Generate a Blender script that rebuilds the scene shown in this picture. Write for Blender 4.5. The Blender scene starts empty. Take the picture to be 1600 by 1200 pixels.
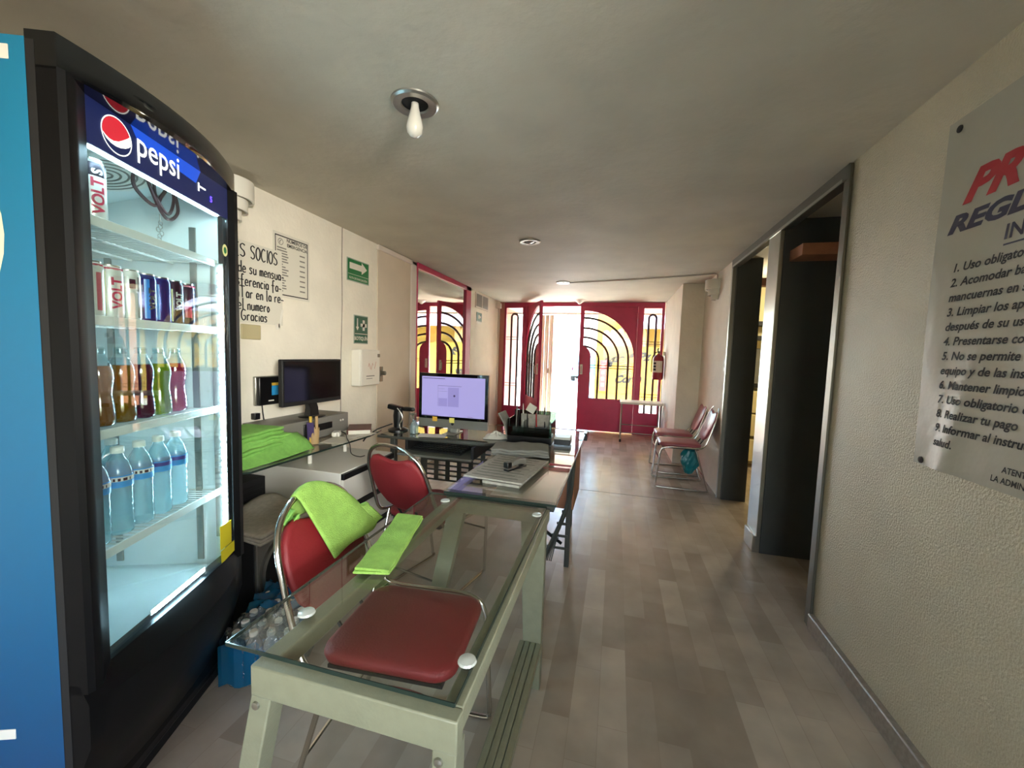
import bpy, math, random
from mathutils import Vector, Matrix
random.seed(7)
S = bpy.context.scene
COL = S.collection
PI = math.pi

# ------------------------------------------------------------------ camera, world, sun, exposure
def look(yaw, pitch, roll):
    cy, sy, cp, sp = math.cos(yaw), math.sin(yaw), math.cos(pitch), math.sin(pitch)
    f = Vector((-sy*cp, cy*cp, sp)); r0 = Vector((cy, sy, 0)); u0 = r0.cross(f)
    cr, sr = math.cos(roll), math.sin(roll)
    r = r0*cr + u0*sr; u = -r0*sr + u0*cr
    return Matrix((r, u, -f)).transposed()
cd = bpy.data.cameras.new('camera'); cam = bpy.data.objects.new('camera', cd); COL.objects.link(cam)
cd.sensor_width = 36; cd.sensor_fit = 'HORIZONTAL'; cd.lens = 624.69/1600*36; cd.clip_start = .02; cd.clip_end = 300
cam.matrix_world = Matrix.Translation((0, 0, 1.35)) @ look(math.radians(14.5146), math.radians(-4.3317), math.radians(1.8449)).to_4x4()
S.camera = cam

W = bpy.data.worlds.new('sky'); S.world = W; W.use_nodes = True
wn = W.node_tree.nodes; wl = W.node_tree.links
sky = wn.new('ShaderNodeTexSky'); sky.sky_type = 'NISHITA'; sky.sun_disc = False
sky.sun_elevation = math.radians(58); sky.sun_rotation = math.radians(140); sky.air_density = 1.2; sky.dust_density = 3
wn['Background'].inputs['Strength'].default_value = 2.05
wl.new(sky.outputs[0], wn['Background'].inputs['Color'])

def lamp(name, kind, loc, rot, energy, color=(1, 1, 1), **kw):
    l = bpy.data.lights.new(name, kind); o = bpy.data.objects.new(name, l); COL.objects.link(o)
    o.location = loc; o.rotation_euler = rot; l.energy = energy; l.color = color
    for k, v in kw.items():
        if k == 'portal': l.cycles.is_portal = v
        else: setattr(l, k, v)
    return o
lamp('sun', 'SUN', (0, 12, 9), (math.radians(-36), 0, math.radians(18)), 27.0, (1, .95, .86), angle=.01)
# sky portals at the entrance and at the opening added in the rear wall
lamp('entrance_sky_portal', 'AREA', (-.66, 7.62, 1.15), (-PI/2, 0, 0), 1, shape='RECTANGLE', size=2.8, size_y=2.3, portal=True)
lamp('rear_sky_portal', 'AREA', (.2, -4.35, 1.65), (PI/2, 0, 0), 1, shape='RECTANGLE', size=1.6, size_y=1.1, portal=True)
# added fill light behind the camera, aimed to brighten the left wall
lamp('left_wall_fill', 'AREA', (1.12, -.62, 1.75), (math.radians(88), 0, math.radians(47)), 6.0, (1, .96, .86), shape='RECTANGLE', size=.9, size_y=.8, spread=math.radians(50))
# lit lamp of the side room
lamp('side_room_lamp', 'POINT', (1.75, 4.75, 2.15), (0, 0, 0), 14, (1, .9, .66), shadow_soft_size=.06)

S.view_settings.view_transform = 'Standard'; S.view_settings.look = 'None'
S.view_settings.exposure = 1.16; S.view_settings.gamma = 1; S.view_settings.use_curve_mapping = False
S.cycles.use_denoising = True; S.cycles.max_bounces = 14; S.cycles.diffuse_bounces = 7; S.cycles.glossy_bounces = 5
S.cycles.transmission_bounces = 10; S.cycles.transparent_max_bounces = 40; S.cycles.sample_clamp_indirect = 6
S.cycles.caustics_reflective = False; S.cycles.caustics_refractive = False

# ------------------------------------------------------------------ materials
def lin(h):
    h = h.lstrip('#'); c = [int(h[i:i+2], 16)/255 for i in (0, 2, 4)]
    return tuple(x/12.92 if x <= .04045 else ((x+.055)/1.055)**2.4 for x in c) + (1,)
def mat(name, hexc, rough=.5, metal=0, spec=.5, bump=0, bscale=60, var=0, vscale=5, emit=None, es=0, coat=0, bdist=.01, hex2=None):
    m = bpy.data.materials.new(name); m.use_nodes = True; n = m.node_tree.nodes; l = m.node_tree.links
    p = n['Principled BSDF']; c = lin(hexc)
    p.inputs['Base Color'].default_value = c; p.inputs['Roughness'].default_value = rough; p.inputs['Metallic'].default_value = metal
    p.inputs['Specular IOR Level'].default_value = spec; p.inputs['Coat Weight'].default_value = coat
    tc = n.new('ShaderNodeTexCoord')
    if var or hex2:
        t = n.new('ShaderNodeTexNoise'); t.inputs['Scale'].default_value = vscale; t.inputs['Detail'].default_value = 6; l.new(tc.outputs['Object'], t.inputs['Vector'])
        mx = n.new('ShaderNodeMix'); mx.data_type = 'RGBA'
        r = n.new('ShaderNodeMapRange'); r.inputs[1].default_value = .35; r.inputs[2].default_value = .65; l.new(t.outputs[0], r.inputs[0]); l.new(r.outputs[0], mx.inputs[0])
        if hex2: mx.inputs[6].default_value = c; mx.inputs[7].default_value = lin(hex2)
        else:
            mx.inputs[6].default_value = tuple(x*(1-var) for x in c[:3])+(1,); mx.inputs[7].default_value = tuple(min(1, x*(1+var)) for x in c[:3])+(1,)
        l.new(mx.outputs[2], p.inputs['Base Color'])
    if bump:
        t = n.new('ShaderNodeTexNoise'); t.inputs['Scale'].default_value = bscale; t.inputs['Detail'].default_value = 5; l.new(tc.outputs['Object'], t.inputs['Vector'])
        b = n.new('ShaderNodeBump'); b.inputs['Strength'].default_value = bump; b.inputs['Distance'].default_value = bdist
        l.new(t.outputs[0], b.inputs['Height']); l.new(b.outputs[0], p.inputs['Normal'])
    if emit:
        p.inputs['Emission Color'].default_value = lin(emit); p.inputs['Emission Strength'].default_value = es
    return m
def fres(n, l, f0):
    w = n.new('ShaderNodeLayerWeight'); w.inputs[0].default_value = .5
    p = n.new('ShaderNodeMath'); p.operation = 'POWER'; p.inputs[1].default_value = 4; l.new(w.outputs['Facing'], p.inputs[0])
    q = n.new('ShaderNodeMath'); q.operation = 'MULTIPLY_ADD'; q.inputs[1].default_value = 1-f0; q.inputs[2].default_value = f0; l.new(p.outputs[0], q.inputs[0])
    return q
def glass(name, tint='#f4faf7', ior=1.45, rough=0.0, extra=0.0, bump=0, bscale=30):
    m = bpy.data.materials.new(name); m.use_nodes = True; n = m.node_tree.nodes; l = m.node_tree.links
    n.remove(n['Principled BSDF']); out = n['Material Output']
    t = n.new('ShaderNodeBsdfTransparent'); t.inputs[0].default_value = lin(tint)
    g = n.new('ShaderNodeBsdfGlossy'); g.inputs['Roughness'].default_value = rough
    f = fres(n, l, .04 + extra)
    if bump:
        tc = n.new('ShaderNodeTexCoord'); tx = n.new('ShaderNodeTexNoise'); tx.inputs['Scale'].default_value = bscale; tx.inputs['Detail'].default_value = 3; l.new(tc.outputs['Object'], tx.inputs['Vector'])
        b = n.new('ShaderNodeBump'); b.inputs['Strength'].default_value = bump; b.inputs['Distance'].default_value = .03; l.new(tx.outputs[0], b.inputs['Height']); l.new(b.outputs[0], g.inputs['Normal'])
    x = n.new('ShaderNodeMixShader'); l.new(f.outputs[0], x.inputs[0])
    l.new(t.outputs[0], x.inputs[1]); l.new(g.outputs[0], x.inputs[2]); l.new(x.outputs[0], out.inputs[0])
    return m
def liquid(name, hexc, diff=.45, tint=None):
    m = bpy.data.materials.new(name); m.use_nodes = True; n = m.node_tree.nodes; l = m.node_tree.links
    n.remove(n['Principled BSDF']); out = n['Material Output']
    t = n.new('ShaderNodeBsdfTransparent'); t.inputs[0].default_value = lin(tint or hexc)
    d = n.new('ShaderNodeBsdfTranslucent'); d.inputs[0].default_value = lin(hexc)
    d2 = n.new('ShaderNodeBsdfDiffuse'); d2.inputs[0].default_value = lin(hexc)
    a = n.new('ShaderNodeMixShader'); a.inputs[0].default_value = .5; l.new(d.outputs[0], a.inputs[1]); l.new(d2.outputs[0], a.inputs[2])
    b = n.new('ShaderNodeMixShader'); b.inputs[0].default_value = diff; l.new(t.outputs[0], b.inputs[1]); l.new(a.outputs[0], b.inputs[2])
    g = n.new('ShaderNodeBsdfGlossy'); g.inputs['Roughness'].default_value = .08
    f = fres(n, l, .035)
    c = n.new('ShaderNodeMixShader'); l.new(f.outputs[0], c.inputs[0]); l.new(b.outputs[0], c.inputs[1]); l.new(g.outputs[0], c.inputs[2])
    l.new(c.outputs[0], out.inputs[0]); return m

M = dict(
 wall=mat('white_plaster', '#e9e4d6', .75, bump=.35, bscale=35, var=.04),
 ceil=mat('ceiling_paint', '#c6c0b1', .7, bump=.28, bscale=26, var=.06, vscale=3),
 stucco=mat('rough_stucco', '#c1b79d', .3, spec=.55, bump=.8, bscale=130, bdist=.0075, var=.05, vscale=4),
 base=mat('grey_terrazzo', '#8d8379', .4, var=.15, vscale=60),
 steel=mat('brushed_steel', '#a9a79c', .28, .9, var=.08, vscale=3),
 steeldk=mat('dull_steel', '#6f6d63', .4, .8),
 dark=mat('dark_laminate', '#3b3d3a', .45, var=.08),
 darkwood=mat('dark_lintel', '#1d1b19', .6),
 cream=mat('cream_paint', '#e6d9a8', .6),
 red=mat('red_enamel', '#b42c58', .38, var=.06, bump=.1, bscale=12),
 iron=mat('brown_iron_bar', '#4a2c2c', .45),
 whitep=mat('white_plastic', '#e4e2d8', .4),
 whitem=mat('white_metal', '#dcd9cf', .35),
 offw=mat('offwhite_door', '#cfc3b1', .55, var=.03),
 frame=mat('white_door_frame', '#d8cfc6', .5),
 tgrey=mat('grey_green_table_paint', '#85866f', .42, var=.05, vscale=30, bump=.1, bscale=150),
 chrome=mat('chrome', '#c9c5bd', .16, 1),
 vinyl=mat('red_vinyl', '#7a161b', .58, bump=.15, bscale=160),
 vinylp=mat('faded_red_vinyl', '#a85a62', .3, bump=.1, bscale=90),
 green=mat('green_microfibre', '#83bf5a', .95, bump=.5, bscale=260, var=.08, vscale=40),
 green2=mat('lime_microfibre', '#93bd58', .95, bump=.5, bscale=260, var=.08, vscale=40),
 greyc=mat('grey_cloth', '#8d8b84', .95, bump=.4, bscale=220, var=.06, vscale=20),
 edge=mat('dark_glass_edge', '#26332e', .15), doorblk=mat('door_black', '#08080a', .42, spec=.22), black=mat('black_plastic', '#0d0d0f', .3), blackm=mat('matt_black', '#141416', .6), gloss=mat('gloss_black', '#08090c', .08, coat=.5),
 screen=mat('dark_screen', '#07080a', .12),
 lav=mat('lit_screen', '#7d78a8', .4, emit='#a39cd8', es=.3),
 silver=mat('aluminium', '#a3a29c', .32, .85),
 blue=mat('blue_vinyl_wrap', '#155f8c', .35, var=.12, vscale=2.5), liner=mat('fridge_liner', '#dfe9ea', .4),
 cream2=mat('cream_print', '#eadfc0', .5),
 ledt=mat('soft_led_light', '#ffffff', .5, emit='#cdeeff', es=30), led=mat('led_light', '#ffffff', .5, emit='#c4ecff', es=120), sign=mat('lit_blue_sign', '#0f2a78', .3, emit='#1b55d8', es=.42),
 signw=mat('lit_white_print', '#f2f6f2', .5, emit='#f2f6f2', es=.55), signr=mat('lit_red_print', '#b01f2e', .5, emit='#b01f2e', es=.35),
 signd=mat('lit_navy_print', '#101c4a', .4, emit='#14235c', es=.12), digit=mat('blue_digit', '#3a2cff', .5, emit='#4a33ff', es=3),
 yellow=mat('yellow_paper', '#d8c821', .7), note=mat('pale_yellow_note', '#d9cf6a', .8), note2=mat('orange_note', '#d3a63d', .8),
 paper=mat('paper', '#d8d5c8', .8), papg=mat('grey_printed_paper', '#a6a197', .85, var=.12, vscale=45), news=mat('newsprint', '#b3ac9d', .9, var=.1, vscale=50),
 ink=mat('black_ink', '#121114', .7), redink=mat('red_ink', '#a3121b', .6), navyink=mat('navy_ink', '#191937', .6), inkg=mat('grey_ink', '#77766f', .8),
 sgreen=mat('sign_green', '#17713d', .4), sgreen2=mat('dark_sign_green', '#14553f', .4), sframe=mat('silver_sign_edge', '#9aa69a', .4),
 wood=mat('orange_wood', '#a06a4c', .5, var=.15, vscale=9), gapm=mat('painted_recess_dark', '#0b0b0b', .8),
 deskt=mat('desk_metal_dark', '#4d4f4a', .4, .4), brown=mat('brown_leatherette', '#5a2420', .5, bump=.2, bscale=120),
 tan=mat('tan_tape', '#b09468', .5), yel2=mat('yellow_tape', '#c9a83c', .5), purple=mat('purple_card', '#3f315e', .6), speaker=mat('silver_grey_plastic', '#77756e', .4),
 cone=mat('speaker_cone', '#0c0d0d', .7, bump=.3, bscale=80), rubber=mat('rubber', '#151515', .8),
 bulb=mat('milky_bulb', '#d8d6cc', .15, coat=.6), mirror=mat('mirror_silver', '#d6d9d4', .01, 1), teal=mat('teal_plastic_bag', '#1d7f86', .3, bump=.5, bscale=40),
 extred=mat('extinguisher_red', '#8d1c2a', .3), gate=mat('gate_enamel', '#b4b8a8', .4), pinkw=mat('pink_wall', '#bd8276', .8), orangew=mat('orange_wall', '#b8714f', .8),
 conc=mat('sunlit_concrete', '#c9c3b8', .9, var=.06), yelw=mat('yellow_shop_wall', '#927327', .8, var=.08, vscale=1.5), whitew=mat('white_far_wall', '#e9e6de', .9),
 canopy=mat('awning_grey', '#7b7383', .8), carb=mat('pale_blue_car', '#3c8db3', .3, coat=.5), carg=mat('car_glass', '#1b2a33', .08), tyre=mat('tyre', '#161616', .9),
 photo=mat('brown_print', '#a9825a', .8, hex2='#5d4636', vscale=3), banner=mat('red_banner', '#c83a3c', .8), peach=mat('peach_print', '#c08f62', .8), skyb=mat('blue_pillar', '#53b9c8', .7),
 pane=glass('window_glass'), tglass=glass('table_glass', '#f7f9f6', 1.5, .0), fglass=glass('fridge_door_glass', '#eef6f6', 1.55, 0, .03), pet=glass('clear_pet', '#e9f4f6', 1.5, .06, .06),
 wrap=glass('shrink_wrap', '#d3e4ea', 1.5, .10, .16, 1.0, 28), wrapb=liquid('blue_shrink_film', '#2a93c4', .45, '#5fb5dd'), petw=liquid('water_bottle_body', '#d5eef2', .3, '#e4f3f6'),
 clear=mat('clear_disc', '#bfc3ba', .12, spec=.7), poster=mat('poster_vinyl', '#a9a596', .32, spec=.5, var=.03, bump=.25, bscale=3, bdist=.05), wlabel=mat('blue_bottle_label', '#2a8fc9', .4), wlabel2=mat('navy_label_band', '#26367c', .4),
 canw=mat('white_can', '#e6e4dc', .25, .3), canb=mat('blue_can', '#18286e', .22, .4), canbl=mat('light_blue_print', '#2f86d8', .3), cank=mat('dark_can', '#2a2230', .25, .4), alu=mat('can_aluminium', '#c9c9c5', .25, 1),
 canred=mat('red_can_print', '#b01c3f', .4), lime_l=mat('pale_yellow_print', '#e3e2a0', .4), cable=mat('black_cable', '#101010', .6), cabred=mat('dark_red_cable', '#3a1820', .5),
)
LQ = {k: liquid(k, c, .75, c) for k, c in dict(liq_green='#b9c9a8', liq_orange='#c8741c', liq_amber='#bf8313', liq_purple='#5e1640', liq_lime='#aebd2c', liq_pink='#cf3b5c').items()}

def floor_mat():
    m = bpy.data.materials.new('marble_strip_floor'); m.use_nodes = True; n = m.node_tree.nodes; l = m.node_tree.links; p = n['Principled BSDF']
    tc = n.new('ShaderNodeTexCoord'); mp = n.new('ShaderNodeMapping'); mp.inputs['Rotation'].default_value = (0, 0, PI/2); l.new(tc.outputs['Object'], mp.inputs[0])
    b = n.new('ShaderNodeTexBrick'); b.inputs['Scale'].default_value = 1; b.inputs['Brick Width'].default_value = .42; b.inputs['Row Height'].default_value = .105
    b.inputs['Mortar Size'].default_value = .0008; b.inputs['Bias'].default_value = 0; b.offset = .37
    b.inputs['Color1'].default_value = lin('#9e9081'); b.inputs['Color2'].default_value = lin('#baad9d'); b.inputs['Mortar'].default_value = lin('#a09283')
    l.new(mp.outputs[0], b.inputs['Vector'])
    t = n.new('ShaderNodeTexNoise'); t.inputs['Scale'].default_value = 4.5; t.inputs['Detail'].default_value = 4; l.new(tc.outputs['Object'], t.inputs['Vector'])
    r = n.new('ShaderNodeMapRange'); r.inputs[1].default_value = .3; r.inputs[2].default_value = .7; r.inputs[3].default_value = .82; r.inputs[4].default_value = 1.12; l.new(t.outputs[0], r.inputs[0])
    x = n.new('ShaderNodeMix'); x.data_type = 'RGBA'; x.blend_type = 'MULTIPLY'; x.inputs[0].default_value = 1; l.new(b.outputs[0], x.inputs[6]); l.new(r.outputs[0], x.inputs[7])
    l.new(x.outputs[2], p.inputs['Base Color'])
    t2 = n.new('ShaderNodeTexNoise'); t2.inputs['Scale'].default_value = 9; t2.inputs['Detail'].default_value = 4; l.new(tc.outputs['Object'], t2.inputs['Vector'])
    r2 = n.new('ShaderNodeMapRange'); r2.inputs[3].default_value = .25; r2.inputs[4].default_value = .28; l.new(t2.outputs[0], r2.inputs[0]); l.new(r2.outputs[0], p.inputs['Roughness'])
    return m
M['floor'] = floor_mat()
# the fridge's side wrap runs from teal at the top to navy below
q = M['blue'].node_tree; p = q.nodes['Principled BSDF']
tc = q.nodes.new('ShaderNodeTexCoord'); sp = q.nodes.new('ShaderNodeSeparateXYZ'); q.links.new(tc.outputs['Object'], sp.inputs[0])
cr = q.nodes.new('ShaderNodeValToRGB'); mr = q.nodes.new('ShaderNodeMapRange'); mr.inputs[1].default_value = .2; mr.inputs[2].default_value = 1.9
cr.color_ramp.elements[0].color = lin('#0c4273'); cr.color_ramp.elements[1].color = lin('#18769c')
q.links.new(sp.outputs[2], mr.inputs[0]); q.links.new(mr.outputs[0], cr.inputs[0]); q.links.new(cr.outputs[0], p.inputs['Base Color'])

# ------------------------------------------------------------------ mesh helpers
class MB:
    def __init__(s, off=(0, 0, 0)): s.v = []; s.f = []; s.o = Vector(off)
    def add(s, vs, fs):
        b = len(s.v); s.v += [Vector(v)-s.o for v in vs]; s.f += [tuple(b+i for i in f) for f in fs]; return s
    def box(s, x0, x1, y0, y1, z0, z1):
        return s.add([(x, y, z) for z in (z0, z1) for y in (y0, y1) for x in (x0, x1)], [(0, 2, 3, 1), (4, 5, 7, 6), (0, 1, 5, 4), (2, 6, 7, 3), (0, 4, 6, 2), (1, 3, 7, 5)])
    def obox(s, c, size, rz=0, rx=0, ry=0):
        R = Matrix.Rotation(rz, 3, 'Z') @ Matrix.Rotation(ry, 3, 'Y') @ Matrix.Rotation(rx, 3, 'X'); h = Vector(size)/2; c = Vector(c)
        return s.add([c + R @ Vector((x*h.x, y*h.y, z*h.z)) for z in (-1, 1) for y in (-1, 1) for x in (-1, 1)], [(0, 2, 3, 1), (4, 5, 7, 6), (0, 1, 5, 4), (2, 6, 7, 3), (0, 4, 6, 2), (1, 3, 7, 5)])
    def tube(s, pts, r, n=8, closed=False):
        pts = [Vector(p) for p in pts]; N = len(pts); vs = []; fs = []; prev = None
        for i, p in enumerate(pts):
            a = pts[(i-1) % N] if (closed or i > 0) else p; b = pts[(i+1) % N] if (closed or i < N-1) else p
            t = (b-a).normalized()
            if prev is None:
                up = Vector((0, 0, 1)) if abs(t.z) < .9 else Vector((1, 0, 0)); nn = t.cross(up).normalized()
            else: nn = (prev - t*prev.dot(t)).normalized()
            prev = nn; bb = t.cross(nn); rr = r[i] if isinstance(r, (list, tuple)) else r
            vs += [p + (nn*math.cos(2*PI*k/n) + bb*math.sin(2*PI*k/n))*rr for k in range(n)]
        for i in range(N if closed else N-1):
            j = (i+1) % N
            fs += [(i*n+k, i*n+(k+1) % n, j*n+(k+1) % n, j*n+k) for k in range(n)]
        if not closed: fs += [tuple(range(n-1, -1, -1)), tuple((N-1)*n+k for k in range(n))]
        return s.add(vs, fs)
    def lathe(s, prof, c=(0, 0, 0), n=20, mtx=None, capb=True, capt=True):
        c = Vector(c); vs = []; fs = []
        for r, z in prof:
            for k in range(n):
                v = Vector((r*math.cos(2*PI*k/n), r*math.sin(2*PI*k/n), z)); vs.append(c + (mtx @ v if mtx else v))
        for i in range(len(prof)-1): fs += [(i*n+k, i*n+(k+1) % n, (i+1)*n+(k+1) % n, (i+1)*n+k) for k in range(n)]
        if capb: fs.append(tuple(range(n-1, -1, -1)))
        if capt: fs.append(tuple((len(prof)-1)*n+k for k in range(n)))
        return s.add(vs, fs)
    def loft(s, rings, cap=True):
        n = len(rings[0]); vs = [v for r in rings for v in r]; fs = []
        for i in range(len(rings)-1): fs += [(i*n+k, i*n+(k+1) % n, (i+1)*n+(k+1) % n, (i+1)*n+k) for k in range(n)]
        if cap: fs += [tuple(range(n-1, -1, -1)), tuple((len(rings)-1)*n+k for k in range(n))]
        return s.add(vs, fs)
    def prism(s, poly, z0, z1, f=lambda a, b, h: (a, b, h)):
        return s.loft([[f(a, b, z0) for a, b in poly], [f(a, b, z1) for a, b in poly]])
    def grid(s, fn, nu, nv):
        vs = [fn(i/nu, j/nv) for j in range(nv+1) for i in range(nu+1)]
        return s.add(vs, [(j*(nu+1)+i, j*(nu+1)+i+1, (j+1)*(nu+1)+i+1, (j+1)*(nu+1)+i) for j in range(nv) for i in range(nu)])
def smooth_path(pts, sub=5, closed=False):
    pts = [Vector(p) for p in pts]; N = len(pts); out = []
    for i in range(N if closed else N-1):
        p0 = pts[i-1] if (i > 0 or closed) else pts[0]; p1 = pts[i]; p2 = pts[(i+1) % N]; p3 = pts[(i+2) % N] if (closed or i < N-2) else pts[-1]
        for k in range(sub):
            t = k/sub
            out.append(.5*((2*p1)+(p2-p0)*t+(2*p0-5*p1+4*p2-p3)*t*t+(3*p1-p0-3*p2+p3)*t**3))
    if not closed: out.append(pts[-1])
    return out
def obj(name, mb, m, parent=None, bevel=0, angle=35, sub=0, solid=0, seg=2):
    me = bpy.data.meshes.new(name); me.from_pydata(mb.v, [], mb.f); me.update()
    import bmesh
    b = bmesh.new(); b.from_mesh(me); bmesh.ops.recalc_face_normals(b, faces=b.faces); b.to_mesh(me); b.free()
    for p in me.polygons: p.use_smooth = True
    me.set_sharp_from_angle(angle=math.radians(angle))
    o = bpy.data.objects.new(name, me); COL.objects.link(o); me.materials.append(M[m] if isinstance(m, str) else m)
    if parent: o.parent = parent
    if solid: q = o.modifiers.new('solid', 'SOLIDIFY'); q.thickness = solid; q.offset = 0
    if bevel: q = o.modifiers.new('bevel', 'BEVEL'); q.width = bevel; q.segments = seg; q.limit_method = 'ANGLE'; q.angle_limit = math.radians(40)
    if sub: q = o.modifiers.new('sub', 'SUBSURF'); q.levels = sub; q.render_levels = sub
    return o
def tag(o, label, cat, group=None, kind=None):
    o['label'] = label; o['category'] = cat
    if group: o['group'] = group
    if kind: o['kind'] = kind
    return o
def thing(name, label, cat, loc=(0, 0, 0), rz=0, group=None):
    o = bpy.data.objects.new(name, None); COL.objects.link(o); o.empty_display_size = .05
    o.location = loc; o.rotation_euler = (0, 0, rz); return tag(o, label, cat, group)
def struct(name, mb, m, **k):
    o = obj(name, mb, m, **k); o['kind'] = 'structure'; return o
def dup(root, loc, rz=None, label=None):
    def cp(o, par):
        c = o.copy(); COL.objects.link(c)
        if par: c.parent = par
        for ch in o.children: cp(ch, c)
        return c
    r = cp(root, None); r.location = loc
    if rz is not None: r.rotation_euler = (0, 0, rz)
    if label: r['label'] = label
    return r
def text_mesh(txt, size, shear=0, bold=0, align='LEFT', space=1):
    cu = bpy.data.curves.new('t', 'FONT'); cu.body = txt; cu.size = size; cu.shear = shear; cu.offset = bold; cu.align_x = align; cu.space_character = space; cu.resolution_u = 3
    o = bpy.data.objects.new('t', cu); COL.objects.link(o); dg = bpy.context.evaluated_depsgraph_get(); dg.update()
    me = o.evaluated_get(dg).to_mesh(); vs = [v.co.copy() for v in me.vertices]; fs = [tuple(p.vertices) for p in me.polygons]
    o.evaluated_get(dg).to_mesh_clear(); bpy.data.objects.remove(o); bpy.data.curves.remove(cu)
    return vs, fs
def text(name, txt, size, m, parent, P, sx=1, shear=0, bold=0, align='LEFT', space=1, mb=None):
    """P maps (x, y) of the lettering plane to a point"""
    vs, fs = text_mesh(txt, size, shear, bold, align, space)
    t = mb or MB(); t.add([P(v.x*sx, v.y) for v in vs], fs)
    if mb is None: return obj(name, t, m, parent)
# thin lettering planes: left wall reads towards +Y, right wall towards -Y
def LW(y, z, x=-2.148): return lambda a, b: (x, y+a, z+b)
def RW(y, z, x=1.027): return lambda a, b: (x, y-a, z+b)
def disc(mb, P, r, n=28, a0=0, a1=2*PI, r0=0):
    if r0:
        k = n if abs(a1-a0-2*PI) < 1e-6 else n
        vs = [P(rr*math.cos(a0+(a1-a0)*i/k), rr*math.sin(a0+(a1-a0)*i/k)) for i in range(k+1) for rr in (r0, r)]
        mb.add(vs, [(2*i, 2*i+1, 2*i+3, 2*i+2) for i in range(k)])
    else:
        vs = [P(r*math.cos(a0+(a1-a0)*i/n), r*math.sin(a0+(a1-a0)*i/n)) for i in range(n)]; mb.add(vs, [tuple(range(n))])
    return mb
def rect(mb, P, x0, x1, y0, y1): return mb.add([P(x0, y0), P(x1, y0), P(x1, y1), P(x0, y1)], [(0, 1, 2, 3)])

# ------------------------------------------------------------------ the setting
XL, XR, YE, H = -2.15, 1.03, 7.3, 2.3
struct('floor', MB().box(-2.3, 3.0, -4.2, YE+.1, -.1, 0), 'floor')
struct('ceiling', MB().box(-2.4, 3.0, -4.3, YE+1.75, H, H+.12), 'ceil')
struct('wall_left', MB().box(XL-.15, XL, -4.2, YE+.02, 0, H), 'wall')
struct('wall_right_near', MB().box(XR, XR+.15, -4.2, -1.4, 0, H).box(XR, XR+.15, -.05, 2.285, 0, H).box(XR, XR+.15, -1.4, -.05, 0, .9).box(XR, XR+.15, -1.4, -.05, 2.25, H), 'stucco')  # unseen opening behind the camera, cut for the added fill light
struct('wall_right_far', MB().box(XR, XR+.15, 4.27, YE+.02, 0, H), 'wall')
struct('wall_right_pier', MB().box(.765, XR+.01, 5.5, YE+.02, 0, H), 'wall')
# the hall behind the photographer, unseen; window opening added to admit sky light
struct('wall_rear', MB().box(-2.3, 1.2, -4.3, -4.2, 0, 1.1).box(-2.3, 1.2, -4.3, -4.2, 2.2, H).box(-2.3, -.6, -4.3, -4.2, 1.0, 2.25).box(1.0, 1.2, -4.3, -4.2, 1.0, 2.25), 'wall')
# side rooms behind the dark doorways
struct('wall_side_partition', MB().box(XR+.012, 2.4, 3.09, 3.30, 0, H), 'dark', bevel=.004)
struct('wall_side_jamb', MB().box(XR+.02, 1.26, 4.2, 4.27, 0, H), 'dark')
struct('wall_side_back', MB().box(2.4, 2.5, 2.0, 5.9, 0, H).box(1.1, 2.5, 5.85, 5.95, 0, H).box(1.1, 2.5, 2.1, 2.2, 0, H), 'cream')
struct('trim_post', MB().box(XR-.014, XR+.012, 3.09, 3.30, .12, 2.25), 'steel', bevel=.004)
struct('trim_post_base', MB().box(XR-.034, XR+.03, 3.10, 3.29, 0, .125), 'steel', bevel=.005)
struct('trim_jamb_near', MB().box(XR-.012, XR+.12, 2.285, 2.33, 0, 2.29).box(XR-.016, XR-.004, 2.268, 2.3, 0, 2.29), 'steeldk', bevel=.003)
struct('trim_jamb_far', MB().box(XR-.012, XR+.05, 4.235, 4.275, 0, 2.29), 'steel', bevel=.003)
struct('trim_lintel', MB().box(XR-.016, XR+.04, 2.285, 4.26, 2.225, 2.298), 'steeldk', bevel=.004)
struct('trim_lintel_lip', MB().box(XR-.02, XR-.006, 2.33, 4.23, 2.226, 2.242), 'steel')
struct('trim_side_header', MB().box(XR+.05, 2.3, 2.90, 3.09, 2.02, 2.09), 'wood')
struct('trim_side_header_far', MB().box(1.26, 2.3, 4.2, 4.28, 2.05, 2.12), 'wood')
struct('baseboard_right', MB().box(XR-.026, XR+.01, -4.1, 2.268, 0, .085), 'base', bevel=.006)
struct('baseboard_left', MB().box(XL-.01, XL+.015, -4.1, 3.2, 0, .08), 'base', bevel=.004)
struct('trim_floor_seam', MB().box(-2.1, 1.0, 4.02, 4.026, -.002, .0012), 'inkg')
# plaster joint line with a little conduit chase on the left wall
struct('trim_plaster_joint', MB().tube([(XL+.001, 2.79, 2.3), (XL+.001, 2.785, 2.0), (XL+.001, 2.79, 1.7), (XL+.001, 2.775, 1.3), (XL+.001, 2.77, .8)], .004, 6), 'base')
# beige flush door in the left wall
d = struct('door_1', MB().box(XL-.02, XL+.012, 3.27, 3.86, 0, 2.25), 'offw')
h = obj('door_lock', MB().lathe([(.03, 0), (.03, .01), (.02, .014), (.02, .05), (.012, .055)], (XL+.012, 3.32, 1.13), 16, Matrix.Rotation(PI/2, 3, 'Y')).box(XL+.012, XL+.02, 3.30, 3.35, 1.05, 1.19), 'steeldk', d, bevel=.002)
struct('door_1_frame', MB().box(XL-.01, XL+.03, 3.86, 3.965, 0, 2.29).box(XL-.01, XL+.03, 3.255, 3.965, 2.25, 2.295), 'frame', bevel=.006)

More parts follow.
